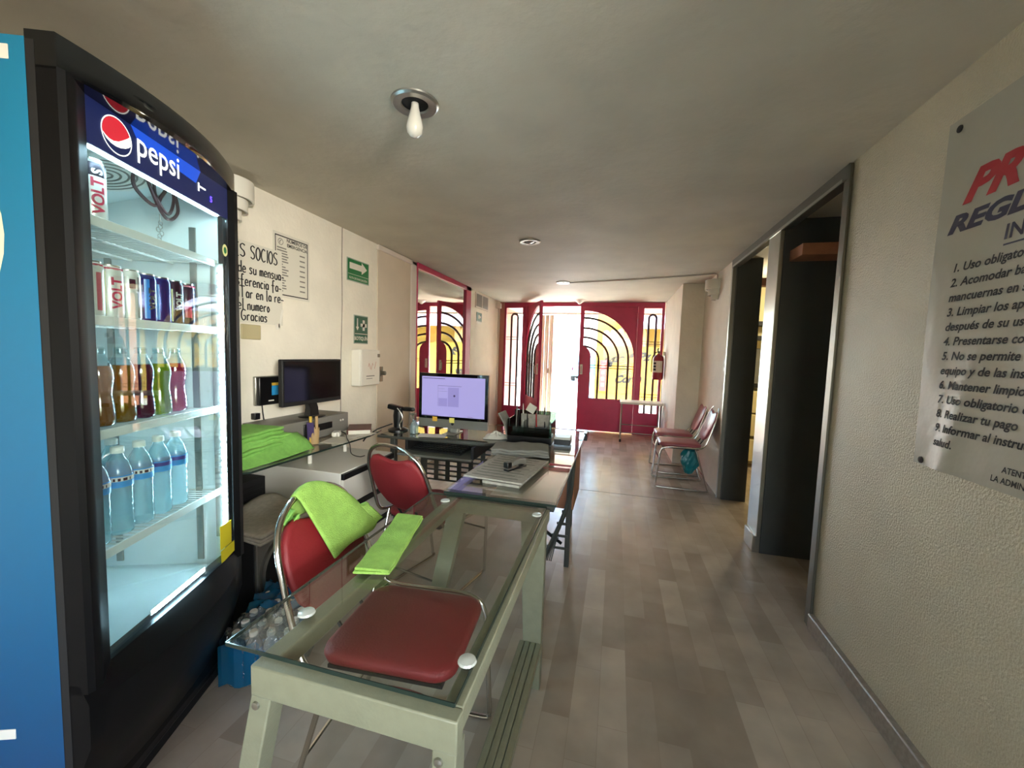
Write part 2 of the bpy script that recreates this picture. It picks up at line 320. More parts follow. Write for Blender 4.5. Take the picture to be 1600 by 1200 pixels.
# mirror leaning flat on the wall in a red frame
t = thing('wall_mirror', 'tall wall mirror in a red frame reflecting the entrance doors', 'mirror', (XL, 4.7, 0))
obj('mirror_glass', MB((XL, 4.7, 0)).box(XL+.002, XL+.016, 3.985, 5.42, .1, 2.24), 'mirror', t)
obj('mirror_frame', MB((XL, 4.7, 0)).box(XL+.001, XL+.04, 5.41, 5.60, .05, 2.295).box(XL+.001, XL+.04, 3.97, 5.60, 2.235, 2.295).box(XL+.001, XL+.03, 3.97, 3.998, .05, 2.24), 'red', t, bevel=.004)

# ------------------------------------------------------------------ entrance: red steel doors
def arc(cx, cz, rx, rz, a0, a1, n): return [(cx+rx*math.cos(a0+(a1-a0)*k/n), cz+rz*math.sin(a0+(a1-a0)*k/n)) for k in range(n+1)]
def leaf(W, label, loc, rz, sgn):
    """a door leaf: x from its free edge (0) to its hinge, arched opening with iron arcs"""
    t = thing('entrance_door', label, 'door', loc, rz, 'red entrance door leaves'); k = W/.98
    m = MB(); T = .022
    P = lambda a, b, h: (a*k*sgn, h, b)
    m.prism([(0, .015), (.98, .015), (.98, .6), (0, .6)], -T, T, P)
    m.prism([(.955, .6), (.98, .6), (.98, 2.23), (.955, 2.23)], -T, T, P)
    m.prism([(0, .6), (.07, .6), (.07, 2.23), (0, 2.23)], -T, T, P)
    A = arc(.07, 1.3, .885, .86, PI/2, 0, 24)
    for (a, b), (c, e) in zip(A, A[1:]):          # the sheet above the arch
        m.prism([(a, b), (c, e), (c, 2.23), (a, 2.23)], -T*.6, T*.6, P)
    m.prism([(.07, .6), (.21, .6), (.21, 1.33)] + arc(.07, 1.33, .14, .19, 0, PI/2, 8)[1:], -T*.8, T*.8, P)
    obj('door_panel', m, 'red', t)
    for rx, rz_ in ((.786, .73), (.616, .55), (.448, .385), (.278, .225)):
        pts = [P(a, b, 0) for a, b in arc(.07, 1.3, rx, rz_, PI/2, 0, 14)] + [P(.07+rx, z, 0) for z in (1.1, .85, .595)]
        obj('iron_bar', MB().tube(pts, .021, 6), 'iron', t)
    for z in (1.19, 1.145): obj('iron_rod', MB().tube([P(.2, z, 0), P(.958, z, 0)], .008, 6), 'iron', t)
    obj('frame_moulding', MB().tube([P(a, b, -.02) for a, b in A] + [P(.955, .6, -.02)], .01, 6), 'red', t)
    obj('door_glass', MB().prism([(.07, .6), (.955, .6), (.955, 1.3)] + A[::-1][1:], .010, .013, P), 'pane', t)
    h = obj('lock_plate', MB().prism([(.03, 1.02), (.075, 1.02), (.075, 1.2), (.03, 1.2)], -T-.012, -T*.7, P), 'whitep', t, bevel=.003)
    obj('door_handle', MB().tube([P(.052, 1.16, -.03), P(.052, 1.16, -.07), P(.052, 1.04, -.07), P(.052, 1.04, -.03)], .009, 8), 'steel', t)
    return t
leaf(.98, 'closed red steel entrance door with arched ironwork, right of the opening', (-.66, YE, 0), 0, 1)
leaf(.93, 'red steel entrance door swung open into the room, seen almost edge-on', (-1.217, 6.471, 0), math.atan2(-.829, .423), -1)
def sidelight(x0, x1, o0, o1, z0, label, bars, cx):
    t = thing('sidelight_panel', label, 'door panel', ((x0+x1)/2, YE, 0), 0, 'red sidelight panels'); B = lambda: MB(((x0+x1)/2, YE, 0))
    obj('panel', B().box(x0, o0, YE-.03, YE+.03, 0, 2.23).box(o1, x1, YE-.03, YE+.03, 0, 2.23).box(o0, o1, YE-.03, YE+.03, 0, z0).box(o0, o1, YE-.03, YE+.03, 2.2, 2.23), 'red', t)
    w = .061; P = [(cx-w, YE, z0-.01), (cx-w, YE, 1.2)] + [(cx-w*math.cos(a), YE, 2.03+w*math.sin(a)) for a in [PI*k/10 for k in range(11)]] + [(cx+w, YE, 1.2), (cx+w, YE, z0-.01)]
    obj('iron_bar', B().tube(P, .02, 6), 'iron', t)
    for z in bars: obj('iron_rod', B().tube([(o0-.005, YE, z), (o1+.005, YE, z)], .006, 6), 'iron', t)
    obj('sidelight_glass', B().box(o0, o1, YE+.012, YE+.015, z0, 2.2), 'pane', t)
sidelight(-2.07, -1.65, -2.03, -1.72, .37, 'narrow red ironwork sidelight at the left of the entrance', (1.66, 1.62, .8, .75), -1.872)
sidelight(.322, .755, .42, .71, .385, 'narrow red ironwork sidelight behind the fire extinguisher', (1.63, 1.59, .72, .67), .565)
struct('trim_entrance_lintel', MB().box(-2.07, .755, YE-.03, YE+.04, 2.23, 2.298), 'red', bevel=.003)
struct('trim_entrance_reveal', MB().box(XL, -2.07, YE-.05, YE+.05, 0, H), 'pinkw')
struct('trim_threshold', MB().box(-1.62, -.64, YE-.06, YE+.08, -.002, .012), 'base')
struct('wall_entrance_conduit', MB().tube([(-2.11, 7.02, .3), (-2.11, 7.02, 2.22)], .016, 8).box(-2.15, -2.07, 6.98, 7.06, 2.16, 2.25), 'frame')

# ------------------------------------------------------------------ outside
struct('ground_pavement', MB().box(-30, 30, YE+.1, 60, -.06, -.012), 'conc')
struct('wall_porch_left', MB().box(-2.6, -2.25, YE+.06, 9.05, -.012, 2.3), 'pinkw')
struct('wall_porch_right', MB().box(1.0, 1.35, YE+.06, 9.05, -.012, 2.3), 'orangew')
struct('wall_shopfront', MB().box(-.60, 9, 12.0, 12.4, -.012, 1.62).box(-.6, 9, 12.2, 12.4, 1.62, 3.4), 'yelw')
struct('wall_far_white', MB().box(-9, -3.2, 25.8, 26.2, -.012, 3.2).box(-2.6, -1.1, 27.8, 28.2, -.012, 3.0), 'whitew')
t = thing('folding_gate', 'cream folding gate pushed to the left side of the street opening', 'gate', (-1.40, 8.1, -.012))
for i in range(6):
    obj('gate_slat', MB((-1.4, 8.1, -.012)).obox((-1.51+.045*i, 8.1+.015*(-1)**i, 1.09), (.05, .012, 2.14), .6*(-1)**i), 'gate', t)
obj('gate_rail', MB((-1.4, 8.1, -.012)).box(-2.25, 1.0, 8.09, 8.12, 2.17, 2.2), 'gate', t)
obj('gate_lock', MB((-1.4, 8.1, -.012)).box(-1.36, -1.32, 8.05, 8.09, .98, 1.08), 'steel', t)
# shop sign with lettering across the street
SP = lambda x, z, y=11.985: (lambda a, b: (x+a, y, z+b))
t = thing('painted_shop_sign', 'yellow painted shop sign with script lettering across the street', 'sign', (-.1, 11.99, 0)); O = (-.1, 11.99, 0)
obj('sign_board', MB(O).box(-.56, 1.5, 11.986, 11.999, .3, 1.66), 'yelw', t)
for tx, x, z, s in (('M', -.42, 1.05, .38), ('de & Pz', -.14, 1.2, .33), ('Corte', -.05, .60, .30)):
    v, f = text_mesh(tx, s, .35, .018); obj('lettering', MB(O).add([SP(x, z)(p.x, p.y + p.x*.08) for p in v], f), 'ink', t)
v = MB(O)
for k in range(5): v.tube([SP(.28+.06*math.sin(k), .85+.07*k)(-.16, 0), SP(.28, .85+.07*k)(0, .05), SP(.28, .85+.07*k)(.14, -.02)], .006, 5)
obj('drawing', v, 'inkg', t)
t = thing('scalloped_sign', 'peach scalloped sign board above the yellow shop sign', 'sign', (.2, 12.0, 1.6)); O = (.2, 12, 1.6)
m = MB(O); pts = [(-.42, 1.67)] + [(x, z) for i in range(6) for x, z in [(-.42+.2*i+.1-.1*math.cos(a), 2.0+.12*math.sin(a)+.03*(i % 3)) for a in (0, PI/4, PI/2, 3*PI/4, PI)]] + [(.78, 1.67)]
m.prism(pts, 11.97, 11.995, lambda a, b, h: (a, h, b)); obj('board', m, 'peach', t)
m = MB(O)
for x in (-.2, .1, .35): m.tube([(x+.1*math.cos(a), 11.965, 1.9+.09*math.sin(a)) for a in [2*PI*k/14 for k in range(14)]], .012, 5, True)
obj('ornament', m, 'inkg', t)
t = tag(obj('shop_awning', MB().loft([[(.1, 11.2, 2.12), (4, 11.2, 2.12), (4, 11.2, 2.2), (.1, 11.2, 2.2)], [(.1, 12.19, 2.62), (4, 12.19, 2.62), (4, 12.19, 2.7), (.1, 12.19, 2.7)]]), 'canopy'), 'grey awning over the yellow shop across the street', 'awning')
t = thing('hanging_banner', 'narrow red vertical banner on the edge of the yellow shop', 'banner', (-.36, 11.9, .4))
obj('cloth', MB((-.36, 11.9, .4)).box(-.46, -.27, 11.93, 11.94, .35, 1.25), 'banner', t)
for i in range(4): obj('mark', MB((-.36, 11.9, .4)).box(-.41, -.32, 11.925, 11.93, .48+.18*i, .58+.18*i), 'peach', t)
tag(obj('blue_pillar', MB().box(-.78, -.62, 12.0, 12.3, -.012, 1.3), 'skyb'), 'pale blue painted pillar beside the yellow shop', 'pillar')
t = thing('wall_poster', 'brown picture on the white wall seen through the open door', 'poster', (-3.4, 25.7, 2))
obj('print', MB((-3.4, 25.7, 2)).box(-4.06, -3.56, 25.76, 25.795, .15, 2.25), 'photo', t)
# car
def car(loc, rz, label):
    t = thing('car', label, 'car', loc, rz)
    body = [(-.82, .3), (-.85, .62), (-.8, .85), (-.62, 1.3), (-.5, 1.4), (.5, 1.4), (.62, 1.3), (.8, .85), (.85, .62), (.82, .3)]
    low = [(a, min(b, .86)) for a, b in body]
    sc = lambda p, k, y: [(a*k, y, b) for a, b in p]
    obj('body', MB().loft([sc(low, .86, -2.0), sc(low, 1, -1.75), sc(low, 1, 1.75), sc(low, .88, 2.0)]), 'carb', t, bevel=.03)
    cab = [(-.79, .84), (-.62, 1.32), (-.5, 1.42), (.5, 1.42), (.62, 1.32), (.79, .84)]
    obj('cabin', MB().loft([sc(cab, .97, -1.6), [(a*.93, -1.2, max(.84, b)) for a, b in cab], [(a*.93, .45, b) for a, b in cab], [(a*.97, 1.1, .84+(b-.84)*.05) for a, b in cab]]), 'carb', t)
    obj('rear_window', MB().obox((0, -1.52, 1.12), (1.1, .36, .03), 0, math.radians(62)), 'carg', t)
    for x in (-.72, .72):
        for y in (-1.2, 1.25): obj('wheel', MB().lathe([(.2, -.1), (.3, -.1), (.32, -.06), (.32, .06), (.3, .1), (.2, .1)], (x, y, .32), 22, Matrix.Rotation(PI/2, 3, 'Y')), 'tyre', t)
        obj('tail_light', MB().box(x-.1, x+.08, -2.0, -1.86, .6, .76), 'red', t)
car((-1.55, 23.2, -.012), 0, 'pale blue car parked in the sunlit street beyond the door')
# utility lines and neighbouring roofs are lost in the glare: a low far row of house fronts
struct('wall_far_row', MB().box(-30, -9, 33.8, 34.2, -.012, 4).box(1, 30, 33.8, 34.2, -.012, 5), 'whitew')

# ------------------------------------------------------------------ drinks fridge; local x along its front, y into the cabinet
FO, FR = Vector((-1.239, .693, 0)), math.atan2(.933, -.359)
def FW(u, pl, z): return FO + Vector((-.359*u+.933*pl, .933*u+.359*pl, z))
F = thing('drinks_fridge', 'tall black glass-door drinks fridge with lit interior and blue side', 'fridge', FO, FR)
obj('cabinet', MB().box(-.08, -.04, .04, .62, .05, 1.985).box(.575, .615, .04, .62, .05, 1.985).box(-.08, .615, .58, .62, .05, 1.985).box(-.08, .615, .04, .62, 1.95, 1.985).box(-.08, .615, .06, .62, .05, .46), 'black', F, bevel=.004)
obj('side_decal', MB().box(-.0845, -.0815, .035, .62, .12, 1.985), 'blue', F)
P = lambda a, b: (-.0852, .36-a, 1.573+b)
obj('side_print', disc(MB(), P, .265, 40), 'cream2', F)
obj('side_sticker', MB().box(-.087, -.0845, .066, .12, 1.935, 1.965), 'whitep', F, bevel=.002)
obj('side_sticker', MB().box(-.087, -.0845, .135, .19, .40, .425), 'whitep', F, bevel=.002)
obj('liner', MB().box(-.04, -.03, .035, .52, .47, 1.95).box(.565, .575, .035, .52, .47, 1.95).box(-.04, .575, .51, .52, .47, 1.95).box(-.04, .575, .035, .52, .46, .48).loft([[(-.04, .06, 1.935), (.575, .06, 1.935), (.575, .06, 1.945), (-.04, .06, 1.945)], [(-.04, .51, 1.82), (.575, .51, 1.82), (.575, .51, 1.945), (-.04, .51, 1.945)]]), 'liner', F)
ev = obj('fan_grille', MB().lathe([(.13, 0), (.13, -.008), (.105, -.012)], (.36, .25, 1.885), 28, Matrix.Rotation(math.radians(-14.3), 3, 'X'), capb=False), 'whitep', F)
g = MB(); R = Matrix.Rotation(math.radians(-14.3), 3, 'X')
for r in (.02, .04, .06, .08, .1): g.tube([Vector((.36, .25, 1.874)) + R @ Vector((r*math.cos(2*PI*k/24), r*math.sin(2*PI*k/24), 0)) for k in range(24)], .004, 5, True)
for k in range(6): g.tube([Vector((.36, .25, 1.876)) + R @ Vector((s*.105*math.cos(PI*k/6), s*.105*math.sin(PI*k/6), 0)) for s in (-1, 1)], .003, 4)
obj('grille_wire', g, 'inkg', ev)
for x in (.5595,):
    for y in (.11, .40): obj('shelf_rail', MB().box(x, x+.006, y, y+.022, .5, 1.78), 'silver', F)
for z in (1.655, 1.405, 1.107, .784):
    m = MB()
    for k in range(27): m.tube([(-.022+.0225*k, .055, z-.004), (-.022+.0225*k, .47, z-.004)], .0026, 5)
    for y in (.05, .19, .33, .47): m.tube([(-.026, y, z-.008), (.56, y, z-.008)], .0045, 6)
    sh = obj('shelf', m, 'whitem', F)
    obj('price_rail', MB().box(-.024, .556, .034, .040, z-.016, z+.009), 'whitem', sh, bevel=.001)
# the bowed door
bow = lambda u: .08-.55*(u-.236)**2
BU = [-.085, -.06, -.03] + [.7*k/14-.085+.055 for k in range(1, 13)] + [.59, .615]
BU = sorted(u for u in BU if u <= .615)
def cap(rows):
    m = MB(); m.loft([[(u, -(bow(u)*k+o), z) for u in BU] + [(.615, .036, z), (-.085, .036, z)] for z, k, o in rows]); return m
D = obj('door', cap([(1.925, .92, 0), (1.94, 1, 0), (1.985, 1, 0), (2.0, .93, 0)]), 'gloss', F, angle=30)
obj('kick_panel', cap([(.11, .2, -.06), (.22, .5, -.04), (.36, .95, 0), (.47, 1, 0), (.51, .35, 0), (.523, .1, 0)]), 'doorblk', F, angle=30)
obj('base_grille', MB().box(-.075, .605, .075, .6, .0, .12), 'blackm', F)
obj('door_stile', MB().prism([(-.085, .036), (-.085, -.022), (-.074, -.03), (-.055, -.03), (-.04, -.022), (0, -.004), (0, .036)], .50, 1.93), 'doorblk', D)
obj('door_stile', MB().prism([(.56, .03), (.56, -.004), (.578, -.018), (.60, -.018), (.615, -.004), (.615, .036)], .50, 1.93), 'doorblk', D)
obj('door_edge_strip', MB().prism([(-.0855, .034), (-.0855, .018), (-.083, .018), (-.083, .034)], .12, 1.98), 'blackm', D)
obj('door_glass', MB().box(0, .56, .002, .006, .52, 1.93), 'fglass', D)
# lit header
SGN = obj('header_sign', MB().box(0, .56, -.004, .001, 1.818, 1.926), 'signd', D)
obj('lit_band', MB().add([(.128, -.0048, 1.9255), (.41, -.0048, 1.9255), (.385, -.0048, 1.878), (.150, -.0048, 1.893)], [(0, 1, 2, 3)]), 'sign', SGN)  # brighter quad painting the backlight's uneven glow on the sign
LP = lambda y: (lambda a, b: (.083+a, y, 1.872+b))
obj('logo_ring', disc(MB(), LP(-.0056), .046, 32, 0, 2*PI, .0432), 'signw', SGN)
obj('logo_disc', disc(MB(), LP(-.0052), .0435, 32), 'signd', SGN)
r_ = .0425
up = [Vector(p)*r_ for p in ((-.985, -.17), (-.8, -.30), (-.55, -.40), (-.25, -.40), (.1, -.27), (.45, -.02), (.75, .22), (.925, .38))]
lo = [Vector(p)*r_ for p in ((-.975, -.22), (-.75, -.46), (-.45, -.60), (-.1, -.64), (.25, -.58), (.6, -.44), (.85, -.28), (.98, -.12))]
a1, a2 = math.atan2(up[-1].y, up[-1].x), math.atan2(up[0].y, up[0].x)+2*PI
top = [(r_*math.cos(a1+(a2-a1)*k/24), r_*math.sin(a1+(a2-a1)*k/24)) for k in range(25)]
obj('logo_red', MB().add([LP(-.0057)(*p) for p in up + top[1:-1]], [tuple(range(len(up)+len(top)-2))]), 'signr', SGN)
obj('logo_white', MB().add([LP(-.0057)(*p) for p in up + lo[::-1]], [tuple(range(len(up)*2))]), 'signw', SGN)
text('lettering', 'pepsi', .092, 'signw', SGN, lambda a, b: (.142+a, -.0058, 1.858+b), .88, 0, .0004)
text('display', '5', .026, 'digit', SGN, lambda a, b: (.455+a, -.0058, 1.845+b), 1, 0, .0006)
obj('l_mark', MB().box(.395, .400, -.0062, -.0045, 1.858, 1.885).box(.400, .432, -.0062, -.0045, 1.872, 1.877), 'signw', SGN)  # white L-shaped mark on the header
obj('energy_note', MB().box(.475, .545, -.0022, -.0008, .575, .665), 'yellow', D)
obj('energy_note', MB().loft([[(.478, -.003, .52), (.575, -.004, .535), (.575, -.003, .535), (.478, -.002, .52)], [(.475, -.003, .570), (.575, -.004, .575), (.575, -.003, .575), (.475, -.002, .57)]]), 'yellow', D)
obj('round_sticker', disc(MB(), lambda a, b: (.545+a*.75, -.001, 1.70+b), .022, 24), 'lime_l', D)
obj('round_sticker_print', disc(MB(), lambda a, b: (.545+a*.75, -.0016, 1.70+b), .012, 20), 'sgreen', D)
for x, s in ((.541, -1), (-.020, 1)):
    m = MB()
    for k in range(42): m.box(x-.004, x+.004, .012, .022, .615+.0245*k, .627+.0245*k)
    st = obj('led_and_reflection_strip', MB().box(x-s*.006-.002, x-s*.006+.002, .008, .05, .60, 1.65).box(min(x, x-s*.019), max(x, x-s*.019), .023, .05, .60, 1.65), 'speaker', D); obj('led_and_reflection_dots', m, 'led', st)  # second box is an added shield keeping LED light off the liner
m = MB()
for k in range(16): m.box(.17+.0145*k, .179+.0145*k, .009, .014, .537, .545)
st = obj('led_and_reflection_strip', MB().box(.16, .41, .014, .017, .533, .549), 'whitep', D); obj('led_and_reflection_dots', m, 'led', st)  # glowing dots put in as the LED reflection along the lower frame

st = obj('led_and_reflection_strip', MB().box(.02, .54, .008, .03, 1.822, 1.834), 'whitep', D); obj('led_and_reflection_dots', MB().box(.03, .53, .012, .026, 1.818, 1.8222), 'ledt', st)
# things hanging from the fridge's evaporator
t = thing('cable_loop', 'dark red looped cord hanging at the top of the fridge', 'cord', FW(.43, -.14, 1.845), FR)
m = MB()
m.tube(smooth_path([(-.09, -.02, .06), (-.08, -.03, .0), (-.02, -.02, -.06), (.05, 0, -.065), (.09, 0, -.02), (.06, .0, .05), (.0, -.01, .0), (-.05, -.02, -.05), (-.10, 0, -.01), (-.09, .0, .05), (-.02, .0, .085), (.05, 0, .07)], 5), .0055, 6)
m.tube(smooth_path([(.03, .0, .08), (.07, 0, .02), (.02, -.015, -.055), (-.04, -.02, -.02), (-.02, 0, .04)], 5), .005, 6)
obj('cord', m, 'cabred', t)
m = MB().tube([(0, 0, -.06), (.004, 0, -.085)], .0018, 4)
for k in range(6): m.tube([(.004+.009*math.cos(a)+.004*(k % 2), .004*(k % 3), -.09-.011*k+.008*math.sin(a)) for a in [2*PI*i/8 for i in range(8)]], .0015, 4, True)
obj('pendant_chain', m, 'silver', t)

# cans
def fine(vs, fs):
    import bmesh
    b = bmesh.new(); q = [b.verts.new(v) for v in vs]
    for f in fs:
        try: b.faces.new([q[i] for i in f])
        except ValueError: pass
    bmesh.ops.triangulate(b, faces=b.faces)
    for _ in range(4):
        e = [x for x in b.edges if x.calc_length() > .0035]
        if e: bmesh.ops.subdivide_edges(b, edges=e, cuts=1); bmesh.ops.triangulate(b, faces=b.faces)
    b.verts.index_update(); r = [v.co.copy() for v in b.verts], [tuple(v.index for v in f.verts) for f in b.faces]; b.free(); return r
def bend(vs, r, z0, back=-.0006):
    return [((r-back)*math.sin(v.x/r), -(r-back)*math.cos(v.x/r), z0+v.y) for v in vs]
def can(r, h, body, label, loc, prints, group='cans on the fridge shelf', rz=0):
    t = thing('drink_can', label, 'can', loc, FR+rz-.62, group)
    obj('can_body', MB().lathe([(r*.78, 0), (r*.92, .004), (r, .012), (r, h-.016), (r*.86, h-.004)], n=26), body, t, angle=50)
    obj('can_lid', MB().lathe([(r*.86, h-.0042), (r*.88, h), (r*.8, h), (r*.78, h-.004)], n=26), 'alu', t)
    for kind in prints:
        if kind[0] == 'txt':
            _, s, size, m, z = kind; v, f = fine(*text_mesh(s, size, 0, .0012))
            vv = [Vector((-(p.y-size*.35), p.x, 0)) for p in v]; obj('can_lettering', MB().add(bend(vv, r, z), f), m, t)
        else:
            _, a0, a1, z0, z1, m = kind
            n = 8; vs = [((r+.0004)*math.sin(a0+(a1-a0)*i/n), -(r+.0004)*math.cos(a0+(a1-a0)*i/n), z) for z in (z0, z1) for i in range(n+1)]
            obj('can_stripe', MB().add(vs, [(i, i+1, n+2+i, n+1+i) for i in range(n)]), m, t)
    return t
CZ, CP = 1.4105, -.098
cu = [.112+.0615*i for i in range(8)]
can(.029, .15, 'canw', 'white can nearest the left edge of the fridge can row', FW(cu[0], CP, CZ), [('s', -.9, -.55, .015, .13, 'lime_l'), ('s', .1, .5, .02, .12, 'canred'), ('s', -3, 3, .137, .142, 'canred')], rz=.1)
can(.029, .15, 'canw', 'white can with red vertical lettering, second in the fridge can row', FW(cu[1], CP, CZ), [('txt', 'VOLT', .034, 'canred', .03), ('s', -1.1, -.8, .015, .13, 'lime_l'), ('s', -3, 3, .137, .142, 'canred')], rz=.25)
can(.029, .15, 'canw', 'white and grey can with black circle, third in the fridge can row', FW(cu[2], CP, CZ), [('s', -1.2, -.85, .012, .135, 'lime_l'), ('s', -.3, .2, .095, .122, 'cank'), ('s', .35, .6, .01, .13, 'inkg')], rz=.1)
can(.029, .15, 'canb', 'blue can with light blue stripe, fourth in the fridge can row', FW(cu[3], CP, CZ), [('s', -.7, -.25, .012, .132, 'canbl'), ('txt', 'VOLT', .026, 'alu', .04), ('s', .6, .7, .015, .13, 'canw')], rz=.35)
can(.029, .15, 'canb', 'blue can with narrow blue stripe, fifth in the fridge can row', FW(cu[4], CP, CZ), [('s', -.75, -.45, .012, .125, 'canbl')], rz=.1)
can(.029, .15, 'cank', 'dark can with pale stripe and white letters, sixth in the fridge can row', FW(cu[5], CP, CZ), [('s', -.8, -.6, .012, .12, 'lime_l'), ('txt', 'VOLT', .024, 'canw', .05)], rz=.2)
can(.029, .15, 'cank', 'dark can with red print at the right end of the can row', FW(cu[6], CP, CZ), [('s', -.5, .2, .03, .07, 'canred'), ('s', -3, 3, .137, .142, 'canred')])
can(.029, .16, 'canw', 'single white can with red lettering alone on the top fridge shelf', FW(.115, -.085, 1.6605), [('txt', 'VOLT', .036, 'canred', .02), ('s', -.6, .8, .115, .148, 'cank'), ('txt', 'S', .03, 'canw', .12)], 'cans on the fridge shelf', .15)

# bottles of flavoured drink
def bottle(name, label, loc, prof, fill, liq, body, capm, group, band=None, bm='wlabel'):
    t = thing(name, label, 'bottle', loc, FR, group)
    if liq: obj('drink', MB().lathe([(r*.96, z+.001) for r, z in prof if z < fill] + [(next(r for r, z in prof if z >= fill)*.94, fill)], n=22), liq, t, angle=60)
    obj('bottle_body', MB().lathe(prof, n=22, capt=False), body, t, angle=60)
    zt = prof[-1][1]; obj('bottle_cap', MB().lathe([(.0155, zt-.014), (.0155, zt+.002), (.013, zt+.005)], n=18), capm, t)
    if band: obj('bottle_label', MB().lathe([(band[2], band[0]), (band[2], band[1])], n=22, capb=False, capt=False), bm, t)
    return t
JP = [(.022, 0), (.031, .004), (.033, .02), (.0315, .05), (.0285, .075), (.027, .09), (.030, .115), (.0325, .135), (.0315, .155), (.026, .175), (.017, .193), (.0145, .20), (.0145, .215)]
js = [('liq_green', 'bottle of pale greenish drink at the left end of the fridge row'), ('liq_orange', 'bottle of orange drink, second in the fridge bottle row'), ('liq_amber', 'bottle of amber drink, third in the fridge bottle row'),
      ('liq_purple', 'bottle of dark purple drink in the fridge'), ('liq_lime', 'bottle of yellow-green drink in the fridge'), ('liq_pink', 'bottle of pink drink at the right end of the fridge row')]
for i, (lq, lb) in enumerate(js):
    bottle('drink_bottle', lb, FW(.055+.073*i, -.10, 1.1125), JP, .168, LQ[lq], 'pet', 'pet', 'drink bottles on the fridge shelf')
# water bottles in the fridge
WP = [(.022, 0), (.030, .004)] + [q for k in range(6) for q in ((.0325, .014+.02*k), (.0305, .024+.02*k))] + [(.0325, .14), (.0325, .178), (.031, .188), (.024, .212), (.0135, .232), (.0125, .24), (.0125, .252)]
wl_ = ['water bottle with blue label at the left end of the fridge front row', 'water bottle with white and blue label, second in the fridge front row', 'water bottle with dark label band, third in the fridge front row',
       'water bottle with navy label, fourth in the fridge front row', 'water bottle with blue label at the right end of the fridge front row']
def wband(t, r, z0, z1, m): obj('label_band', MB().lathe([(r, z0), (r, z1)], n=22, capb=False, capt=False), m, t)
for i, lb in enumerate(wl_):
    t = bottle('water_bottle', lb, FW(.09+.077*i, -.092, .7895), WP, 0, None, 'petw', 'whitep', 'water bottles in the fridge', (.142, .176, .0331), 'wlabel')
    wband(t, .0334, .160, .172, ('paper', 'paper', 'paper', 'wlabel2', 'wlabel2')[i])
    if i in (1, 2, 0): obj('label_mark', MB().add([(.0337*math.sin(a), -.0337*math.cos(a), z) for z in (.161, .169) for a in (-1.25, -.85, -.45, -.05)], [(0, 1, 5, 4), (1, 2, 6, 5), (2, 3, 7, 6)]), 'ink', t)
w0 = bottle('water_bottle', 'water bottle standing behind the front row of the fridge', FW(.10, -.19, .7895), WP, 0, None, 'petw', 'whitep', 'water bottles in the fridge', (.142, .176, .0331), 'wlabel')
for i in range(1, 3): dup(w0, FW(.10+.085*i, -.19, .7895))
# shrink-wrapped water bottles on the floor beside the fridge
PU, PPL = .69, .12
BP = [(.024, 0), (.0295, .004)] + [q for k in range(6) for q in ((.0312, .014+.017*k), (.0292, .0225+.017*k))] + [(.0312, .125), (.0312, .15), (.028, .165), (.0135, .193), (.0125, .198), (.0125, .21)]
b0 = None
for i in range(6):
    for j in range(4):
        loc = FW(PU-.1625+.065*i, PPL-.0975+.065*j, .001)
        if b0 is None: b0 = bottle('bottled_water', 'clear water bottle in the shrink-wrapped pack on the floor by the fridge', loc, BP, 0, None, 'petw', 'whitep', 'water bottles in the floor pack', (.128, .149, .0318), 'wlabel')
        else: dup(b0, loc)
t = thing('shrink_wrap', 'crinkled clear and blue plastic film over the floor water pack', 'plastic wrap', FW(PU, PPL, 0), FR)
def film(u, v):
    a = u-.5; b = v-.5
    x, y = max(-.203, min(.203, a*.62)), max(-.138, min(.138, b*.50))
    ex, ey = abs(a*.62)-.203, abs(b*.50)-.138
    z = .212 - .016*math.sin(x*46+y*20) * math.cos(y*52-x*9) - .007*math.sin(x*120+y*77)
    dn = max(ex, ey, 0); z -= dn*1.7
    s = .006*math.sin(z*90+u*40+v*33) if dn > 0 else 0
    return (x*(1+s), y*(1+s)-0, max(.012, z))
obj('film', MB().grid(film, 60, 48), 'wrap', t)
def film2(u, v):
    x = -.02+.22*u; y = .14-.25*v + .05*u; q = film(x/.62+.5, y/.50+.5); return (q[0], q[1], q[2]+.005)
obj('blue_band', MB().grid(film2, 24, 24), 'wrapb', t)
def film3(u, v): return (-.2065-.004*math.sin(u*19), .143-.15*u, .02+.165*v+.01*math.sin(u*9))
obj('blue_side', MB().grid(film3, 10, 8), 'wrapb', t)

# ------------------------------------------------------------------ glass table in front
O = (-.45, 1.07, 0)
GT = thing('glass_table', 'low grey metal table with a clear glass top in the foreground', 'table', O)
obj('glass_top', MB(O).box(-.745, -.242, .608, 1.55, .735, .743), 'tglass', GT, bevel=.0015)
obj('glass_edge', MB(O).box(-.7465, -.7445, .608, 1.55, .735, .743).box(-.745, -.242, .6065, .6085, .735, .743).box(-.2425, -.2405, .608, 1.55, .735, .743).box(-.745, -.242, 1.5495, 1.5515, .735, .743), 'edge', GT)
obj('table_frame', MB(O).box(-.655, -.226, .582, .612, .672, .734).box(-.264, -.227, .612, 1.545, .69, .7345).box(-.658, -.618, .612, 1.545, .69, .7345).box(-.655, -.229, 1.50, 1.545, .69, .732), 'tgrey', GT, bevel=.003)
def leg(x0, x1, y0, y1, b0, b1, zt): return MB(O).loft([[(b0, y0, 0), (b1, y0, 0), (b1, y1, 0), (b0, y1, 0)], [(x0, y0, zt), (x1, y0, zt), (x1, y1, zt), (x0, y1, zt)]])
obj('leg', leg(-.272, -.227, .583, .625, -.272, -.227, .675), 'tgrey', GT, bevel=.003)
obj('leg', leg(-.655, -.609, .583, .625, -.80, -.754, .675), 'tgrey', GT, bevel=.003)
obj('leg', leg(-.335, -.235, 1.502, 1.543, -.30, -.235, .692), 'tgrey', GT, bevel=.003)
